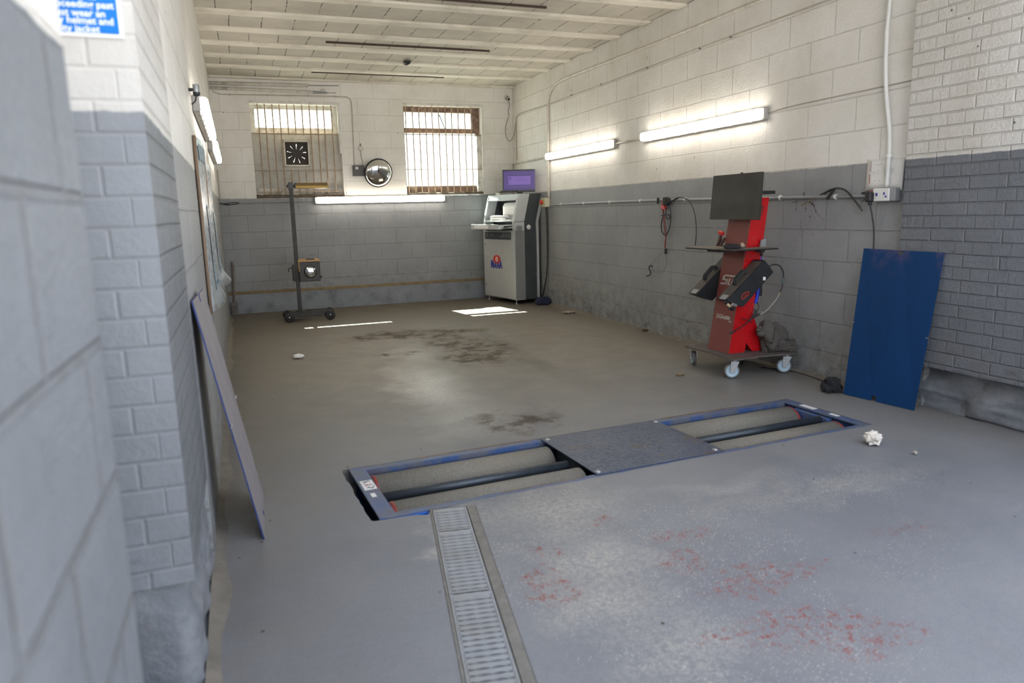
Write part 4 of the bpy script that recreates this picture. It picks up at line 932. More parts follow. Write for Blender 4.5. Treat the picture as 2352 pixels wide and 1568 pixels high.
for x, w_, h_ in [(-.365, .02, .05), (-.30, .03, .045), (-.225, .025, .05), (-.16, .01, .045), (.08, .05, .016), (.15, .045, .05), (.225, .03, .05), (.29, .04, .045)]:
    mb = MB(); ic(x, .945, x+w_, .952); ic(x, .945+h_-.006, x+w_, .945+h_); ic(x, .945, x+.007, .945+h_); ic(x+w_*.6, .945, x+w_*.6+.006, .945+h_); build('icon', mb, 'icon_grey', ip)
mb = MB(); ic(-.365, .915, -.352, .930); build('icon', mb, 'icon_grey', ip)
# logo: red eye with a white gear, blue letters under it
lx, lz = -.045, .618
mb = MB(); eye = []
for i in range(17): a = PI*i/16; eye.append((lx+.098*math.cos(a), -.0115, lz+.062*math.sin(a)**.8*(1)))
for i in range(1, 16): a = PI+PI*i/16; eye.append((lx+.098*math.cos(a), -.0115, lz+.066*math.sin(a)*abs(math.sin(a))**.2))
mb.prism(eye, (0, -.0012, 0)); build('logo_eye', mb, 'logo_red', dn)
mb = MB(); gear = []
for i in range(32): a = 2*PI*i/32; k = .040 if (i//2) % 2 == 0 else .029; gear.append((lx+k*math.cos(a), -.0132, lz+.002+k*math.sin(a)))
mb.prism(gear, (0, -.0008, 0)); build('logo_gear', mb, 'sticker', dn)
mb = MB(); mb.cyl((lx, -.0142, lz+.002), (lx, -.0150, lz+.002), .013, 14); build('logo_gear_hub', mb, 'logo_red', dn)
mb = MB()
for ch, x, sz, sx in [('M', -.175, .155, .72), ('A', -.086, .108, .95), ('H', -.005, .108, .95), ('A', .072, .155, .72)]:
    mb.text(ch, sz, plate((lx+x, -.0128, .495), (1, 0, 0), (0, 0, 1)), .001, 'LEFT', .006, sx)
build('logo_lettering', mb, 'logo_blue', dn)
# right cheek, seen from the camera: light strip, dark perforated panel, pale back strip; the same on the far side
for s in (1, -1):
    X0 = HW-.022 if s > 0 else -HW; X1 = X0+.022
    def strip(name, b0, b1, mat, zlo=Z0):
        mb = MB(); mb.prism([(X0, b0, zlo), (X0, b1, zlo), (X0, b1, Z1), (X0, b1+LEAN, Z2), (X0, b0+LEAN, Z2), (X0, b0, Z1)], (X1-X0+(.004 if 'panel' in name else 0)*s*(1 if s > 0 else 0), 0, 0)); return build(name, mb, mat, cb)
    strip('side_strip', 0.0, .165, 'cab_pale'); dp = strip('side_panel', .166, .355, 'cab_dark'); strip('back_strip', .357, DP, 'cab_pale', .03)
    if s > 0:
        mb = MB()
        for i in range(16):
            for j in range(4):
                z = .26+i*.046; b = .19+j*.036; mb.cyl((X1+.0042, b, z), (X1+.0048, b, z), .0065, 8)
        build('perforation', mb, 'plastic_black', dp)
        mb = MB(); mb.lathe([(0, .012), (.028, .012), (.033, .006), (.034, 0)], (X1+.004, .235, 1.075), (1, 0, 0), 24); build('side_button', mb, 'conduit_white', dp)
        mb = MB(); mb.bb((X1+.0002, .03, 1.035), (X1+.0012, .125, 1.10)); pl = build('rating_plate', mb, 'galv', cb)
        mb = MB(); mb.bb((X1+.0004, .0, Z1-.003), (X1+.0048, .36, Z1+.002)); build('side_seam', mb, 'plastic_black', cb)
# console top: header, back, shelves round an open bay
mb = MB(); mb.prism([(-HW+.02, lb(1.468), 1.468), (-HW+.02, lb(1.535), Z2), (-HW+.02, .40+LEAN, Z2), (-HW+.02, .40+lb(1.5), 1.505), (-HW+.02, .12, 1.48)], (2*HW-.04, 0, 0)); build('console_top', mb, 'cab_pale', cb)
mb = MB(); mb.cyl((-HW+.03, lb(1.46)-.004, 1.458), (HW-.03, lb(1.46)-.004, 1.458), .011, 12); build('roller_shutter_rail', mb, 'cab_pale', cb)
mb = MB(); mb.prism([(-HW+.02, .30, 1.04), (-HW+.02, .36, 1.04), (-HW+.02, .36+LEAN, 1.5), (-HW+.02, .30+LEAN, 1.5)], (2*HW-.04, 0, 0)); build('bay_back', mb, 'cab_light', cb)
mb = MB(); mb.bb((-HW+.02, .28, 1.33), (HW-.02, .36, 1.47)); build('bay_recess', mb, 'plastic_black', cb)
mb = MB(); mb.bb((-HW+.02, .012, 1.155), (HW-.02, .31, 1.178), .003); build('bay_shelf', mb, 'cab_pale', cb)
mb = MB(); mb.bb((-HW+.02, .03, 1.04), (HW-.02, .31, 1.06)).bb((-HW+.02, .20, 1.06), (HW-.02, .21, 1.155)); build('drawer_well', mb, 'cab_dark', cb)
for s in (-1, 1):
    mb = MB(); mb.prism([(s*(HW-.022), -.003, 1.04), (s*(HW-.022), -.003, Z1), (s*(HW-.022), LEAN-.003, Z2), (s*(HW-.022), LEAN+.012, Z2), (s*(HW-.022), .012, Z1), (s*(HW-.022), .012, 1.04)], (-s*.03, 0, 0)); build('bay_stile', mb, 'cab_pale', cb)
# keyboard drawer pulled out
DX0, DX1, DY = -.36, .39, -.245
kd = None
mb = MB(); mb.bb((DX0, DY, 1.055), (DX1, DY+.014, 1.125), .003); kd = build('keyboard_drawer', mb, 'cab_pale', cb)
mb = MB(); mb.bb((DX0, DY+.012, 1.058), (DX1, .05, 1.066)); build('drawer_tray', mb, 'cab_dark', kd)
for x in (DX0, DX1-.012):
    mb = MB(); mb.prism([(x, DY+.01, 1.118), (x, .06, 1.118), (x, .06, 1.103), (x, DY+.01, 1.098)], (.012, 0, 0)); build('drawer_side', mb, 'cab_pale', kd)
    mb = MB(); mb.prism([(x, DY+.01, 1.045), (x, .02, 1.075), (x, .02, 1.088), (x, DY+.01, 1.06)], (.012, 0, 0)); build('drawer_runner', mb, 'galv', kd)
mb = MB(); mb.bb((DX0+.1, DY-.0015, 1.068), (DX0+.50, DY+.001, 1.115)); build('drawer_label', mb, 'sticker', kd)
for x, y in ((-HW+.05, .04), (HW-.05, .04), (HW-.05, .36), (-HW+.05, .36)):
    mb = MB(); mb.cyl((x, y, .0), (x, y, .012), .024, 14).cyl((x, y, .01), (x, y, Z0+.01), .007, 8); build('foot', mb, 'galv', cb)
cm = MTX[cb.name]
def onc(name, label, cat, loc):
    w = cm @ V(loc); return thing(name, label, cat, w, AN)
k = onc('keyboard', 'white keyboard lying in the pulled-out cabinet drawer', 'keyboard', (0, -.12, 1.067))
mb = MB(); mb.box((0, 0, .016), (.46, .155, .022), (.05, 0, 0), .005); build('keyboard_base', mb, 'conduit_white', k)
mb = MB()
for i in range(14):
    for j in range(5): mb.box((-.205+i*.0315, -.055+j*.027, .030+(-.055+j*.027)*.05), (.026, .021, .008), None, .002)
build('keys', mb, 'sticker', k)
p_ = onc('printer', 'white printer standing in the open bay of the test cabinet', 'printer', (.16, .17, 1.178))
mb = MB(); mb.prism([(-.15, -.09, 0), (-.15, .11, 0), (-.15, .11, .235), (-.15, .02, .25), (-.15, -.06, .235), (-.15, -.09, .19)], (.36, 0, 0)); build('printer_body', mb, 'paper', p_, smooth=None)
mb = MB(); mb.bb((-.10, -.098, .03), (.15, -.088, .075), .003); build('paper_slot', mb, 'icon_grey', p_)
p_ = onc('paper_stack', 'stack of printed papers in front of the printer in the cabinet bay', 'papers', (-.02, .07, 1.178))
for i in range(6):
    mb = MB(); mb.box((.01*i-.03, -.006*(i % 3), .006+i*.011), (.50-.04*(i % 3), .085, .009), (0, .012*(i % 2), .03*(i-2)), .001); build('sheet', mb, 'paper' if i % 2 == 0 else 'paper_red', p_)
n_ = onc('pen_tray', 'small pale box of odds and ends on the left of the cabinet top', 'box', (-.28, .22, Z2))
mb = MB(); mb.bb((-.06, -.05, 0), (.06, .05, .035), .004); build('tray', mb, 'plastic_white', n_)
mb = MB(); mb.bb((-.03, -.03, .03), (.02, .01, .05), .004).bb((.02, -.01, .03), (.05, .03, .06), .004); build('contents', mb, 'plastic_black', n_)
# monitor on the cabinet
mt = thing('computer_monitor', 'black monitor with a purple screen standing on the test cabinet', 'monitor', (4.02, -.76, Z2), -.33)
mb = MB(); mb.bb((-.245, -.012, .03), (.245, .025, .345), .006); build('casing', mb, 'plastic_black', mt)
mb = MB(); mb.bb((-.228, -.0145, .062), (.228, -.0115, .330)); sc_ = build('screen', mb, 'screen_purple', mt)
mb = MB(); mb.bb((-.16, -.0165, .135), (.155, -.0140, .265)); build('dialog_box', mb, 'screen_box', sc_)
mb = MB(); mb.bb((-.16, -.0175, .255), (.155, -.0160, .268)); mb.bb((-.228, -.0165, .318), (.228, -.014, .330)); mb.bb((-.21, -.0165, .072), (.21, -.0142, .084))
mb.text('any call', .026, plate((.02, -.0168, .222), (1, 0, 0), (0, 0, 1)), .0008, 'CENTER'); mb.text('start procedure', .026, plate((.02, -.0168, .192), (1, 0, 0), (0, 0, 1)), .0008, 'CENTER')
mb.tube([(-.135+.012*math.cos(a), -.0168, .222+.018*math.sin(a)) for a in [2*PI*i/12 for i in range(13)]], .003, 5)
build('screen_text', mb, 'screen_ink', sc_)
mb = MB(); mb.bb((-.04, .0, .0), (.04, .03, .05), .004).bb((-.12, -.05, 0), (.12, .09, .012), .004); build('stand', mb, 'plastic_black', mt)
mb = MB(); mb.bb((-.01, -.0135, .042), (.01, -.0120, .050)); build('badge', mb, 'icon_grey', mt)
# blue rag behind it
def crumple(center, size, seed, amp=.35, fr=1.6, sub=4, flat=True, hf=.16):
    mb = MB(); bmesh.ops.create_icosphere(mb.bm, subdivisions=sub, radius=1.0)
    for v in mb.bm.verts:
        d = v.co.normalized(); n = mnoise.noise(d*fr+V((seed, 0, 0))); n2 = 1-2*abs(mnoise.noise(d*fr*2.1+V((0, seed, 0)))); n3 = 1-2*abs(mnoise.noise(d*fr*4.3+V((0, 0, seed)))); n2 = max(0, n2)**2 if hf < .1 else n2
        k = 1+amp*(n*.9+n2*.35+n3*hf)
        p = d*k; p.x *= size[0]; p.y *= size[1]; p.z *= size[2]
        if flat: p.z = max(p.z, -.72*size[2])
        v.co = V(center)+p
    if flat:
        lo = min(v.co.z for v in mb.bm.verts)
        for v in mb.bm.verts: v.co.z += center[2]-lo if False else 0
    return mb
def drop(mb, z0):
    lo = min(v.co.z for v in mb.bm.verts)
    for v in mb.bm.verts: v.co.z += z0-lo
    return mb
tag(build('rag', drop(crumple((4.12, -1.30, .05), (.10, .09, .06), 5.0), 0), plain('navy_rag', (.012, .016, .045), .9), smooth='all'), 'dark navy rag on the floor behind the test cabinet', 'rag')

# ================================================================== gas analyser trolley (right)
ct = thing('analyser_trolley', 'red gas analyser trolley on castors with a dusty monitor, by the right wall', 'trolley', (3.83, -5.93, 0))
YB, YF = -5.80, -6.06; S0, S1 = 3.657, 3.851; ZC0, ZC1 = .172, 1.352
def cx_(z): return S0+(S1-S0)*(z-ZC0)/(ZC1-ZC0)
prof = [(3.660, .172), (3.805, .172), (3.818, .245), (3.879, .172), (3.992, .172), (3.872, .47), (3.987, ZC1), (S1+.003, ZC1)]
mb = MB(); mb.prism([(x, YF, z) for x, z in prof], (0, YB-YF, 0)); col_ = build('column', mb, 'cart_red', ct, world=True)
mb = MB()
for i in range(4):
    x = 3.880+i*.014; mb.prism([(x, YF-.0008, 1.215), (x+.006, YF-.0008, 1.215), (x+.006+.011, YF-.0008, 1.295), (x+.011, YF-.0008, 1.295)], (0, .001, 0))
build('vent_slots', mb, 'plastic_black', col_, world=True)
mb = MB(); mb.prism([(S0-.004, YF-.001, ZC0), (S0+.001, YF-.001, ZC0), (S1+.001, YF-.001, ZC1), (S1-.004, YF-.001, ZC1)], (0, YB-YF+.002, 0)); fp = build('front_panel', mb, 'cart_dusty', ct, world=True)
fu = V((S1-S0, 0, ZC1-ZC0)).normalized(); fn = V((-fu.z, 0, fu.x))
def fpt(y, z, off=.0055): return V((cx_(z), y, z))+fn*off
mb = MB(); mb.text('DGA', .046, plate(fpt(-5.842, .425), (0, -1, 0), fu), .001, 'LEFT', .0012, .92, 0, 1.0); mb.text('6000', .039, plate(fpt(-5.934, .425), (0, -1, 0), fu), .001, 'LEFT', .001, 1.0)
mb.text('LINK', .018, plate(fpt(-6.0, .408), (0, -1, 0), fu), .001, 'LEFT', .0003)
build('model_lettering', mb, 'icon_pale' if 'icon_pale' in M else plain('pale_lettering', (.52, .50, .46), .5), fp, world=True)
# big slanted maker's lettering, drawn stroke by stroke
mb = MB(); LU, LV = V((0, -1, 0)), fu; L0 = fpt(-5.826, .688)
def st(a, b, c, d, e, f, g, h):
    pts = [L0+LU*((x+y*.32)*.078)+LV*(y*.078) for x, y in ((a, b), (c, d), (e, f), (g, h))]; mb.prism(pts, fn*.0009)
st(.30, 1.0, 2.9, 1.0, 2.9, .84, .30, .84); st(.05, .84, .30, 1.0, .34, .58, .05, .58); st(.05, .58, .95, .58, .95, .44, .05, .44)
st(.72, .44, .98, .58, .95, .02, .70, .16); st(-.02, .16, .72, .16, .80, .0, -.02, .0)
st(1.10, .66, 1.32, .66, 1.32, .0, 1.10, .0); st(1.32, .14, 1.62, .14, 1.62, .0, 1.32, .0); st(1.62, .66, 1.84, .66, 1.84, .0, 1.62, .0)
st(1.98, .66, 2.20, .66, 2.20, .0, 1.98, .0); st(2.20, .66, 2.5, .66, 2.5, .52, 2.20, .52); st(2.5, .66, 2.72, .66, 2.72, .0, 2.5, .0)
build('maker_lettering', mb, plain('silver_lettering', (.42, .40, .37), .5), fp, world=True)
# base plate with its four castors
bp = []
cs = [(3.55, -5.60), (3.55, -6.255), (4.135, -6.265), (4.165, -5.58)]
for i, c_ in enumerate(cs):
    pv, nx = V((*cs[i-1], 0)), V((*cs[(i+1) % 4], 0)); c0 = V((*c_, 0)); a, b = (pv-c0).normalized(), (nx-c0).normalized()
    for u in range(5):
        q = u/4; p0 = c0+a*.05; p1 = c0+b*.05; bp.append((p0*(1-q)**2+c0*2*q*(1-q)+p1*q*q))
    inn = ((c0+nx)/2); cen = V((3.85, -5.92, 0)); bp.append(inn+(cen-inn).normalized()*.028)
mb = MB(); mb.prism([(q.x, q.y, .161) for q in bp], (0, 0, .010)); build('base_plate', mb, 'cart_base', ct, world=True)
for (x, y, a) in ((3.655, -5.60, 2.75), (3.625, -6.145, 1.10), (4.095, -6.17, 1.05), (4.11, -5.66, 1.3)):
    ax = V((math.cos(a+PI), math.sin(a+PI), 0)); fw = V((-ax.y, ax.x, 0)); c0 = V((x, y, .0585)); top = V((x, y, .154))+fw*.022
    cs_ = []
    mb = MB(); mb.bb((top.x-.04, top.y-.032, .150), (top.x+.04, top.y+.032, .1615), .003).cyl((top.x, top.y, .13), (top.x, top.y, .152), .026, 18)
    for s in (-1, 1):
        o_ = ax*(s*.022)
        mb.prism([c0+o_+fw*-.014+V((0, 0, -.010)), c0+o_+fw*.014+V((0, 0, -.010)), top+o_+fw*.030-V((0, 0, .020)), top+o_-fw*.034-V((0, 0, .020))], ax*(s*.003))
    fk = build('castor', mb, 'galv', ct, world=True)
    mb = MB(); mb.lathe([(.045, -.015), (.053, -.015), (.0585, -.009), (.0585, .009), (.053, .015), (.045, .015)], c0, ax, 32); build('wheel_tyre', mb, 'wheel_grey', fk, world=True)
    mb = MB(); mb.lathe([(0, -.012), (.040, -.012), (.048, -.0155), (.048, .0155), (.040, .012), (0, .012)], c0, ax, 32); build('wheel_hub', mb, 'wheel_blue', fk, world=True)
    mb = MB(); mb.cyl(c0-ax*.029, c0+ax*.029, .008, 12); build('axle_bolt', mb, 'galv', fk, world=True)
# monitor on the column
mn = V((-1, 0, .12)).normalized()
m0 = [at(1639, 404, 'x', 3.742), at(1750, 394, 'x', 3.742), at(1741.5, 504.5, 'x', 3.702), at(1630, 503.5, 'x', 3.702)]
mb = MB(); mb.prism(m0, -mn*.020); mo = build('monitor', mb, 'monitor_face', ct, world=True)
cm_ = sum(m0, V())/4
mb = MB(); mb.prism([cm_+(q-cm_)*.7-mn*.034 for q in m0], -mn*.03); build('monitor_back', mb, 'plastic_black', mo, world=True)
mb = MB(); mb.bb((3.74, -6.0, 1.22), (3.86, -5.86, 1.42), .006); build('monitor_bracket', mb, 'dark_steel', mo, world=True)
mb = MB(); mb.bb((3.80, -6.16, 1.375), (3.96, -6.07, 1.40), .004); build('side_arm', mb, 'plastic_black', mo, world=True)
mb = MB(); q_ = (m0[0]*.42+m0[1]*.58); mb.box(q_+V((.012, 0, .004)), (.012, .018, .008)); build('webcam_stub', mb, 'plastic_black', mo, world=True)
# shelf
mb = MB(); mb.bb((3.535, -6.235, .968), (3.945, -5.63, .980), .004); sh = build('shelf', mb, 'plastic_black', ct, world=True)
mb = MB(); mb.bb((3.545, -6.225, .980), (3.76, -5.64, .9825)).bb((3.76, -6.225, .980), (3.935, -6.07, .9825)); build('shelf_mat', mb, 'shelf_dust', sh, world=True)
mb = MB(); mb.bb((3.60, -6.0, .950), (3.80, -5.83, .969), .004).bb((3.86, -6.14, .945), (3.90, -6.07, .969), .003).bb((3.885, -6.12, .915), (3.90, -6.10, .95), .002); build('shelf_bracket', mb, 'dark_steel', sh, world=True)
mb = MB(); mb.prism([(3.895, -6.09, .975), (3.945, -6.09, .975), (3.95, -6.09, 1.045), (3.905, -6.09, 1.035)], (0, .012, 0)); build('shelf_clip', mb, 'conduit', sh, world=True)
# blue strap and leads at the back of the column
mb = MB(); mb.tube([(3.94, -6.04, .93), (3.935, -6.055, .86), (3.93, -6.05, .80)], .010, 8).tube([(3.925, -6.05, .69), (3.905, -6.06, .60), (3.89, -6.06, .55)], [.014, .014, .014], 8); build('blue_strap', mb, 'blue_strap', ct, world=True)
mb = MB(); mb.bb((3.925, -6.03, .80), (3.96, -5.99, .93), .006); build('cable_box', mb, 'plastic_black', ct, world=True)
mb = MB(); mb.bb((3.93, -6.05, .60), (3.965, -6.01, .70), .006); build('cable_box', mb, 'plastic_black', ct, world=True)
mb = MB(); mb.tube([(3.90, -6.07, .56), (3.915, -6.075, .52), (3.895, -6.075, .49), (3.87, -6.07, .50)], .004, 6); build('cable_end', mb, 'plastic_black', ct, world=True)
for z in (.395, .455):
    mb = MB(); mb.cyl((cx_(z)+.03, YB, z), (cx_(z)+.02, YB+.03, z+.006), .008, 8, .003); build('side_peg', mb, 'plastic_black', ct, world=True)
# two analysers hung on the sides of the column
def analyser(label, y0, y1, poly, full):
    r = thing('gas_analyser', label, 'analyser', (poly[0][0], (y0+y1)/2, poly[-1][1]), 0, 'gas analysers on the red trolley')
    mb = MB(); mb.prism([(x, y0, z) for x, z in poly], (0, y1-y0, 0))
    bmesh.ops.bevel(mb.bm, geom=mb.bm.edges[:], offset=.004, segments=2, affect='EDGES')
    cs2 = build('case', mb, 'analyser', r, world=True, smooth=30)
    a, b = V((poly[0][0], 0, poly[0][1])), V((poly[1][0], 0, poly[1][1])); t_ = (b-a).normalized(); n_ = V((-t_.z, 0, t_.x)); L = (b-a).length
    def pt(s, y, o): q = a+t_*s+n_*o; return V((q.x, y, q.z))
    mb = MB(); mb.prism([pt(.02, y0+.008, .0006), pt(L-.02, y0+.008, .0006), pt(L-.02, y1-.008, .0006), pt(.02, y1-.008, .0006)], n_*.0015); build('dusty_top', mb, 'analyser_top', r, world=True)
    ym = (y0+y1)/2; s0, s1, hh = L*.34, L*.70, .044
    out = [(s0, 0), (s0+.006, hh*.6), (s0+.03, hh), (s1-.035, hh+.004), (s1-.008, hh*.7), (s1, 0)]; inn = [(s1-.020, 0), (s1-.026, hh*.45), (s1-.045, hh-.018), (s0+.042, hh-.020), (s0+.026, hh*.4), (s0+.022, 0)]
    mb = MB(); mb.prism([pt(s, ym-.016, o) for s, o in out+inn], (0, .032, 0))
    bmesh.ops.bevel(mb.bm, geom=[e for e in mb.bm.edges if abs((e.verts[0].co-e.verts[1].co).y) < .01], offset=.005, segments=2, affect='EDGES'); build('carry_handle', mb, 'rubber', r, world=True)
    mb = MB(); mb.prism([pt(.004, y0+.02, .0025), pt(.05, y0+.02, .0025), pt(.05, y1-.03, .0025), pt(.004, y1-.03, .0025)], n_*.0006); build('top_label', mb, 'icon_grey', r, world=True)
    return r, pt, t_, n_, L
polyR = [(3.53, .607), (3.861, .892), (3.907, .846), (3.950, .795), (3.682, .548), (3.632, .565)]
rR, pt, t_, n_, L = analyser('near gas analyser hung on the trolley side, with a white sticker and a hose', -6.185, -6.064, polyR, True)
mb = MB(); q = at(1755.5, 639.5, 'y', -6.1856); d1 = t_*.5+n_*.0; s_ = .017
mb.prism([q+(t_*-s_)+n_*0, q+n_*-s_*1.1, q+t_*s_, q+n_*s_*1.1], (0, -.0006, 0)); build('white_sticker', mb, 'sticker', rR, world=True)
mb = MB(); tr = lambda X_, Y_: at(1560+X_/7.127, 520+Y_/7.127, 'y', -6.1862)
mb.tube([tr(*w) for w in ((1030, 1205), (1022, 1165), (1035, 1120), (1075, 1085), (1140, 1065))], .0022, 6); mb.tube([tr(*w) for w in ((1140, 1065), (1138, 1110), (1105, 1140), (1040, 1195))], .0025, 6)
for w in (((1050, 1160), (1062, 1138)), ((1072, 1142), (1082, 1115)), ((1094, 1122), (1104, 1094))): mb.tube([tr(*w[0]), tr(*w[1])], .002, 5)
build('red_emblem', mb, 'logo_red', rR, world=True)
mb = MB(); mb.tube([tr(855, 1075), tr(930, 1120), tr(985, 1175), tr(1025, 1235)], .0012, 4, False); build('case_seam', mb, 'plastic_black', rR, world=True)
mb = MB(); g0 = tr(765, 1250); mb.cyl(g0, tr(850, 1325), .010, 14); build('filter_bowl', mb, plain('cloudy_amber_bowl', (.55, .45, .28), .25), rR, world=True)
mb = MB(); mb.cyl(tr(820, 1320), tr(880, 1355), .014, 12).cyl(tr(745, 1235), tr(775, 1262), .011, 12); build('filter_cap', mb, 'plastic_black', rR, world=True)
mb = MB(); mb.cyl(tr(870, 1270), tr(930, 1295), .012, 12); build('filter_elbow', mb, 'galv', rR, world=True)
hy = -6.14
hz = lambda X_, Y_: at(1560+X_/7.127, 520+Y_/7.127, 'y', hy)
mb = MB(); mb.tube([hz(*w) for w in ((1478, 655), (1520, 630), (1590, 622), (1650, 650), (1690, 715), (1705, 790), (1702, 840))], .0055, 8); mb.tube([hz(*w) for w in ((1695, 925), (1690, 980), (1668, 1040), (1645, 1080))], .0045, 8); build('hose', mb, 'rubber', rR, world=True)
mb = MB(); mb.cyl(hz(1702, 835), hz(1696, 930), .0095, 12); build('hose_joint', mb, plain('teal_grey_joint', (.09, .13, .14), .4), rR, world=True)
mb = MB(); mb.tube([hz(*w) for w in ((1660, 1062), (1630, 1100))], .004, 8); build('brass_end', mb, 'brass', rR, world=True)
mb = MB(); mb.tube([hz(*w) for w in ((1645, 1085), (1600, 1175), (1520, 1280), (1430, 1375), (1330, 1440))], .0036, 8); build('clear_tube', mb, plain('clear_tube', (.36, .35, .31), .3), rR, world=True)
polyL = [(x+.010, z+.006) for x, z in polyR]
analyser('far gas analyser hung on the other side of the trolley column, half hidden', -5.795, -5.675, polyL, False)
# sampling probe across the column
pz = lambda X_, Y_: at(1560+X_/7.84, 700+Y_/7.84, 'y', -6.115)
pr = thing('sampling_probe', 'black sampling probe hanging across the foot of the red column', 'probe', pz(1250, 280))
mb = MB(); mb.tube([pz(1340, 195), pz(1270, 275), pz(1200, 340), pz(1100, 410), pz(990, 475)], .0042, 8); mb.tube([pz(1240, 265), pz(1290, 320), pz(1275, 290)], .003, 6); build('probe_rod', mb, plain('dark_probe_rod', (.05, .03, .03), .4, .4), pr, world=True)
mb = MB(); mb.cyl(pz(1000, 470), pz(912, 518), .0075, 10); build('probe_tip', mb, 'rubber', pr, world=True)
mb = MB(); mb.cyl(pz(1390, 125), pz(1275, 280), .011, 12, .006).cyl(pz(1440, 165), pz(1330, 235), .007, 10); build('probe_handle', mb, 'rubber', pr, world=True)
mb = MB(); mb.cyl(pz(1235, 268), pz(1125, 245), .006, 8, .004); build('red_spike', mb, plain('dark_red_spike', (.15, .01, .012), .4), pr, world=True)
# things on the shelf and on the base
r = thing('rag', 'black rag lying on the near corner of the trolley shelf', 'rag', (3.60, -6.16, .9825))
build('folds', drop(crumple((3.60, -6.14, 1.0), (.050, .075, .022), 9.0, .25), .9825), plain('black_rag', (.018, .017, .022), .9), r, world=True, smooth='all')
r = thing('paper_scrap', 'small crumpled beige paper behind the black rag on the trolley shelf', 'paper', (3.69, -6.16, .9825))
mb = MB(); bmesh.ops.create_icosphere(mb.bm, subdivisions=2, radius=.02); mb.rough(.012, 60); bmesh.ops.translate(mb.bm, vec=(3.70, -6.13, 1.0), verts=mb.bm.verts); build('paper', drop(mb, .9825), plain('beige_scrap', (.36, .28, .21), .7), r, world=True)
r = thing('battery_clamp', 'dark clamp with red grips standing on the trolley shelf by the column', 'clamp', (3.77, -5.75, .9825))
mb = MB(); mb.prism([(3.75, -5.755, .9825), (3.79, -5.755, .9825), (3.80, -5.75, 1.07), (3.785, -5.75, 1.07)], (0, .02, 0)).prism([(3.75, -5.79, .9825), (3.77, -5.79, .9825), (3.805, -5.80, 1.05), (3.79, -5.80, 1.05)], (0, .018, 0)); build('jaws', mb, plain('brown_clamp', (.06, .028, .022), .5), r, world=True)
mb = MB(); mb.box((3.795, -5.742, 1.085), (.035, .05, .03), (.3, 0, 0), .008); build('red_grip', mb, 'red', r, world=True)
bag = thing('dust_cover', 'crumpled dark grey cloth cover heaped on the back of the trolley base', 'cover', (4.02, -6.09, .171))
def fold(name, cen, size, seed, z0=None, tilt=0.0):
    mb = MB(); bmesh.ops.create_icosphere(mb.bm, subdivisions=6, radius=1.0); rot = Matrix.Rotation(seed, 3, 'X') @ Matrix.Rotation(tilt, 3, 'Y')
    for v in mb.bm.verts:
        d = v.co.normalized(); q = rot @ d; q = V((q.x*1.5, q.y*1.5, q.z*.75))
        n = mnoise.noise(d*1.1+V((seed, 0, 0))); w1 = mnoise.noise(q+V((0, seed, 0))); w2 = mnoise.noise(q*2.1+V((0, 0, seed)))
        k = 1+.42*n-.20*math.exp(-(w1/.07)**2)-.05*math.exp(-(w2/.07)**2)+.10*abs(w1)
        p = d*k; p = V((p.x*size[0], p.y*size[1], p.z*size[2]))
        if z0 is not None: p.z = max(p.z, -.75*size[2])
        v.co = V(cen)+p
    if z0 is not None: drop(mb, z0)
    build(name, mb, 'cloth', bag, world=True, smooth='all')
fold('main_fold', (4.055, -6.11, .26), (.118, .085, .120), 3.3, .1715, .6)
fold('upper_fold', (3.935, -6.14, .355), (.070, .055, .072), 1.7, None, .9)
fold('middle_fold', (3.985, -6.15, .27), (.070, .05, .090), 2.4, None, .2)
fold('side_fold', (4.155, -6.17, .215), (.045, .05, .05), 5.1, .1715, 1.2)
mb = MB(); rows = []
for i in range(9):
    u = i/8; rows.append([V((3.87+.10*u+.03*v_, -6.195+.03*math.sin(u*7+v_*3), .43-.17*v_-.05*u+.02*math.sin(u*5))) for v_ in (0, .33, .66, 1.0)])
mb.loft(rows); o = build('loose_flap', mb, 'cloth', bag, world=True, smooth='all'); sm = o.modifiers.new('t', 'SOLIDIFY'); sm.thickness = .004
run('power_lead', 'thin dark cable trailing on the floor from the trolley to the blue board', 'cable', [(4.06, -5.95, .006), (4.169, -6.16, .006), (4.17, -6.30, .006), (4.15, -6.50, .006), (4.12, -6.62, .006), (4.08, -6.72, .006), (4.05, -6.80, .008)], .005, 'cable_dark')
r = thing('rag', 'small black rag at the foot of the blue board', 'rag', (3.99, -6.80, 0))
build('folds', drop(crumple((3.975, -6.79, .04), (.055, .05, .055), 2.2, .55, 1.9), .0), plain('black_cloth', (.014, .014, .016), .9), r, world=True, smooth=40)

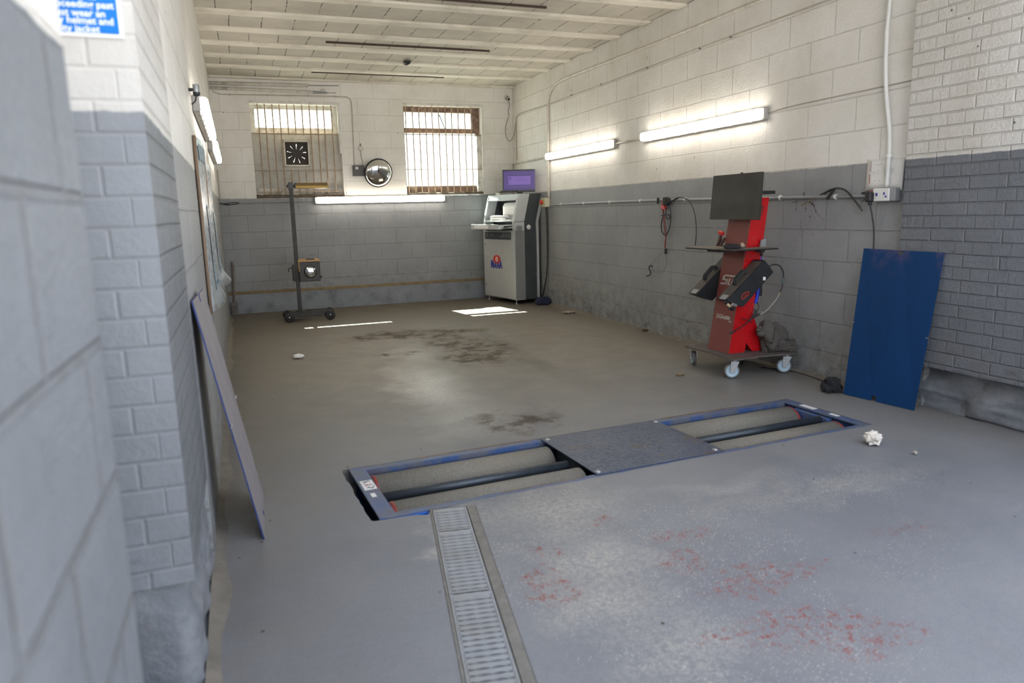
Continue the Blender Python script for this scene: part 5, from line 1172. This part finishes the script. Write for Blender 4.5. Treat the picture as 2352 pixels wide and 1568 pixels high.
# ================================================================== the two loose cover boards
def board(name, label, P, th, face, edge, notches, pins):
    """P: bottom-left, bottom-right, top-right, top-left as seen from the room"""
    bl, br_, tr_, tl = [V(q) for q in P]
    def uv(u, v): return bl*(1-u)*(1-v)+br_*u*(1-v)+tr_*u*v+tl*(1-u)*v
    nrm = (br_-bl).cross(tl-bl).normalized()
    pts = [(0, 0)]
    for (a, b, d) in notches['bottom']: pts += [(a, 0), (a, d), (b, d), (b, 0)]
    pts += [(1, 0), (1, 1)]
    for (a, b, d) in notches['top']: pts += [(b, 1), (b, 1-d), (a, 1-d), (a, 1)]
    pts += [(0, 1)]
    r = thing(name, label, 'board', bl)
    mb = MB(); a = [mb.bm.verts.new(uv(*q)) for q in pts]; b = [mb.bm.verts.new(uv(*q)-nrm*th) for q in pts]
    f = mb.bm.faces.new(a); f.material_index = 0; mb.bm.faces.new(b[::-1]).material_index = 1
    for i in range(len(a)): mb.bm.faces.new((a[i], b[i], b[(i+1) % len(a)], a[(i+1) % len(a)])).material_index = 1
    mb.bm.normal_update(); bmesh.ops.triangulate(mb.bm, faces=[q for q in mb.bm.faces if len(q.verts) > 4])
    build('sheet', mb, [face, edge], r, world=True)
    for u, v, du in pins:
        mb = MB(); mb.cyl(uv(u-du, v)+nrm*.003, uv(u+du, v)+nrm*.003, .003, 6); build('pin', mb, 'galv', r, world=True)
    return r
bl, br_ = V((3.998, -6.873, .002)), V((4.068, -7.371, .002))
tl, tr_ = at(1984, 570, 'x', 4.105), at(2168, 580, 'x', 4.135)
board('cover_board', 'dark blue board leaning on the brick pier at the right', (bl, br_, tr_, tl), .010, 'panel_blue', 'panel_blue', {'bottom': [(.41, .48, .035)], 'top': [(.455, .525, .028)]}, [(.0, .5, .02), (1.0, .47, .02)])
board('cover_board', 'dusty mauve board with blue edges leaning on the left wall', ((.186, -7.655, .002), (.200, -7.17, .002), (.030, -7.22, 1.0), (.012, -7.72, 1.0)), .006, 'panel_dusty', 'edge_blue', {'bottom': [(.46, .54, .03)], 'top': [(.46, .54, .03)]}, [(.0, .50, .05), (1.0, .50, .05)])

# ================================================================== litter
def scrap(name, label, c, s, mat, seed, cat='litter'):
    mb = MB(); bmesh.ops.create_icosphere(mb.bm, subdivisions=3, radius=1.0)
    for v in mb.bm.verts:
        d = v.co.normalized(); k = .78+.55*abs(mnoise.noise(d*2.1+V((seed, 0, 0))))-.30*abs(mnoise.noise(d*4.3+V((0, seed, 0)))); v.co = V((d.x*s[0], d.y*s[1], d.z*s[2]))*k
    bmesh.ops.translate(mb.bm, vec=V((c[0], c[1], 0)), verts=mb.bm.verts); drop(mb, .001)
    tag(build(name, mb, mat), label, cat)
scrap('paper_tissue', 'crumpled white tissue on the floor right of the brake tester', (3.315, -7.765), (.055, .05, .04), plain('creamy_tissue', (.66, .60, .52), .8), 1.3, 'tissue')
scrap('paper_scrap', 'torn white scrap of paper on the floor before the headlight tester', (.62, -3.71), (.055, .06, .022), 'paper', 4.1)
scrap('paper_scrap', 'flat dirty wrapper on the floor near the foot of the right wall', (4.05, -2.29), (.10, .07, .016), plain('dirty_wrapper', (.33, .29, .23), .7), 6.2)
scrap('stone_chip', 'small pale stone chip on the floor near the right edge', at(2102, 1044, 'z', 0), (.012, .012, .01), plain('pale_stone', (.38, .34, .29), .8), 2.2, 'stone')
scrap('stone_chip', 'tiny pale stone against the dirt along the right wall', at(1519, 769, 'z', 0), (.014, .014, .012), plain('pale_stone', (.45, .42, .36), .8), 3.2, 'stone')
scrap('dry_leaf', 'curled dry leaf on the floor left of the trolley', at(1562, 862, 'z', 0), (.05, .03, .01), plain('straw_leaf', (.25, .19, .12), .8), 5.2, 'leaf')
scrap('dry_leaf', 'dark dry leaf at the foot of the right wall', at(1482, 760, 'z', 0), (.045, .04, .012), plain('brown_leaf', (.09, .045, .03), .8), 7.7, 'leaf')
scrap('metal_nut', 'dark metal fitting on the floor under the trolley', at(1703, 836, 'z', 0), (.03, .03, .018), 'dark_steel', 8.8, 'fitting')

# ================================================================== light
w = bpy.data.worlds.new('sky'); SC.world = w; w.use_nodes = True
nt = w.node_tree; bg = nt.nodes['Background']
tc = nt.nodes.new('ShaderNodeTexCoord'); sx = nt.nodes.new('ShaderNodeSeparateXYZ'); rp = nt.nodes.new('ShaderNodeValToRGB')
nt.links.new(tc.outputs['Generated'], sx.inputs[0]); nt.links.new(sx.outputs[2], rp.inputs[0]); nt.links.new(rp.outputs[0], bg.inputs[0])
rp.color_ramp.elements[0].position = 0.0; rp.color_ramp.elements[0].color = (.88, .94, 1.0, 1)
rp.color_ramp.elements[1].position = .6; rp.color_ramp.elements[1].color = (.72, .82, 1.0, 1)
bg.inputs[1].default_value = 2.2
sd = bpy.data.lights.new('sun', 'SUN'); so = bpy.data.objects.new('sun', sd); COL.objects.link(so)
sd.energy = 55.0; sd.angle = .009; sd.color = (1.0, .96, .90)
so.rotation_euler = V((.30, -2.0, -2.62)).to_track_quat('-Z', 'Y').to_euler(); so.location = (0, 6, 8)

SC.view_settings.view_transform = 'Standard'; SC.view_settings.look = 'None'; SC.view_settings.gamma = 1; SC.view_settings.use_curve_mapping = False
SC.view_settings.exposure = 0.55
SC.cycles.use_denoising = True
SC.cycles.use_adaptive_sampling = True; SC.cycles.adaptive_threshold = .035
SC.cycles.max_bounces = 6; SC.cycles.diffuse_bounces = 4; SC.cycles.glossy_bounces = 4; SC.cycles.transmission_bounces = 4; SC.cycles.transparent_max_bounces = 6
SC.cycles.sample_clamp_indirect = 6.0; SC.cycles.caustics_reflective = False; SC.cycles.caustics_refractive = False
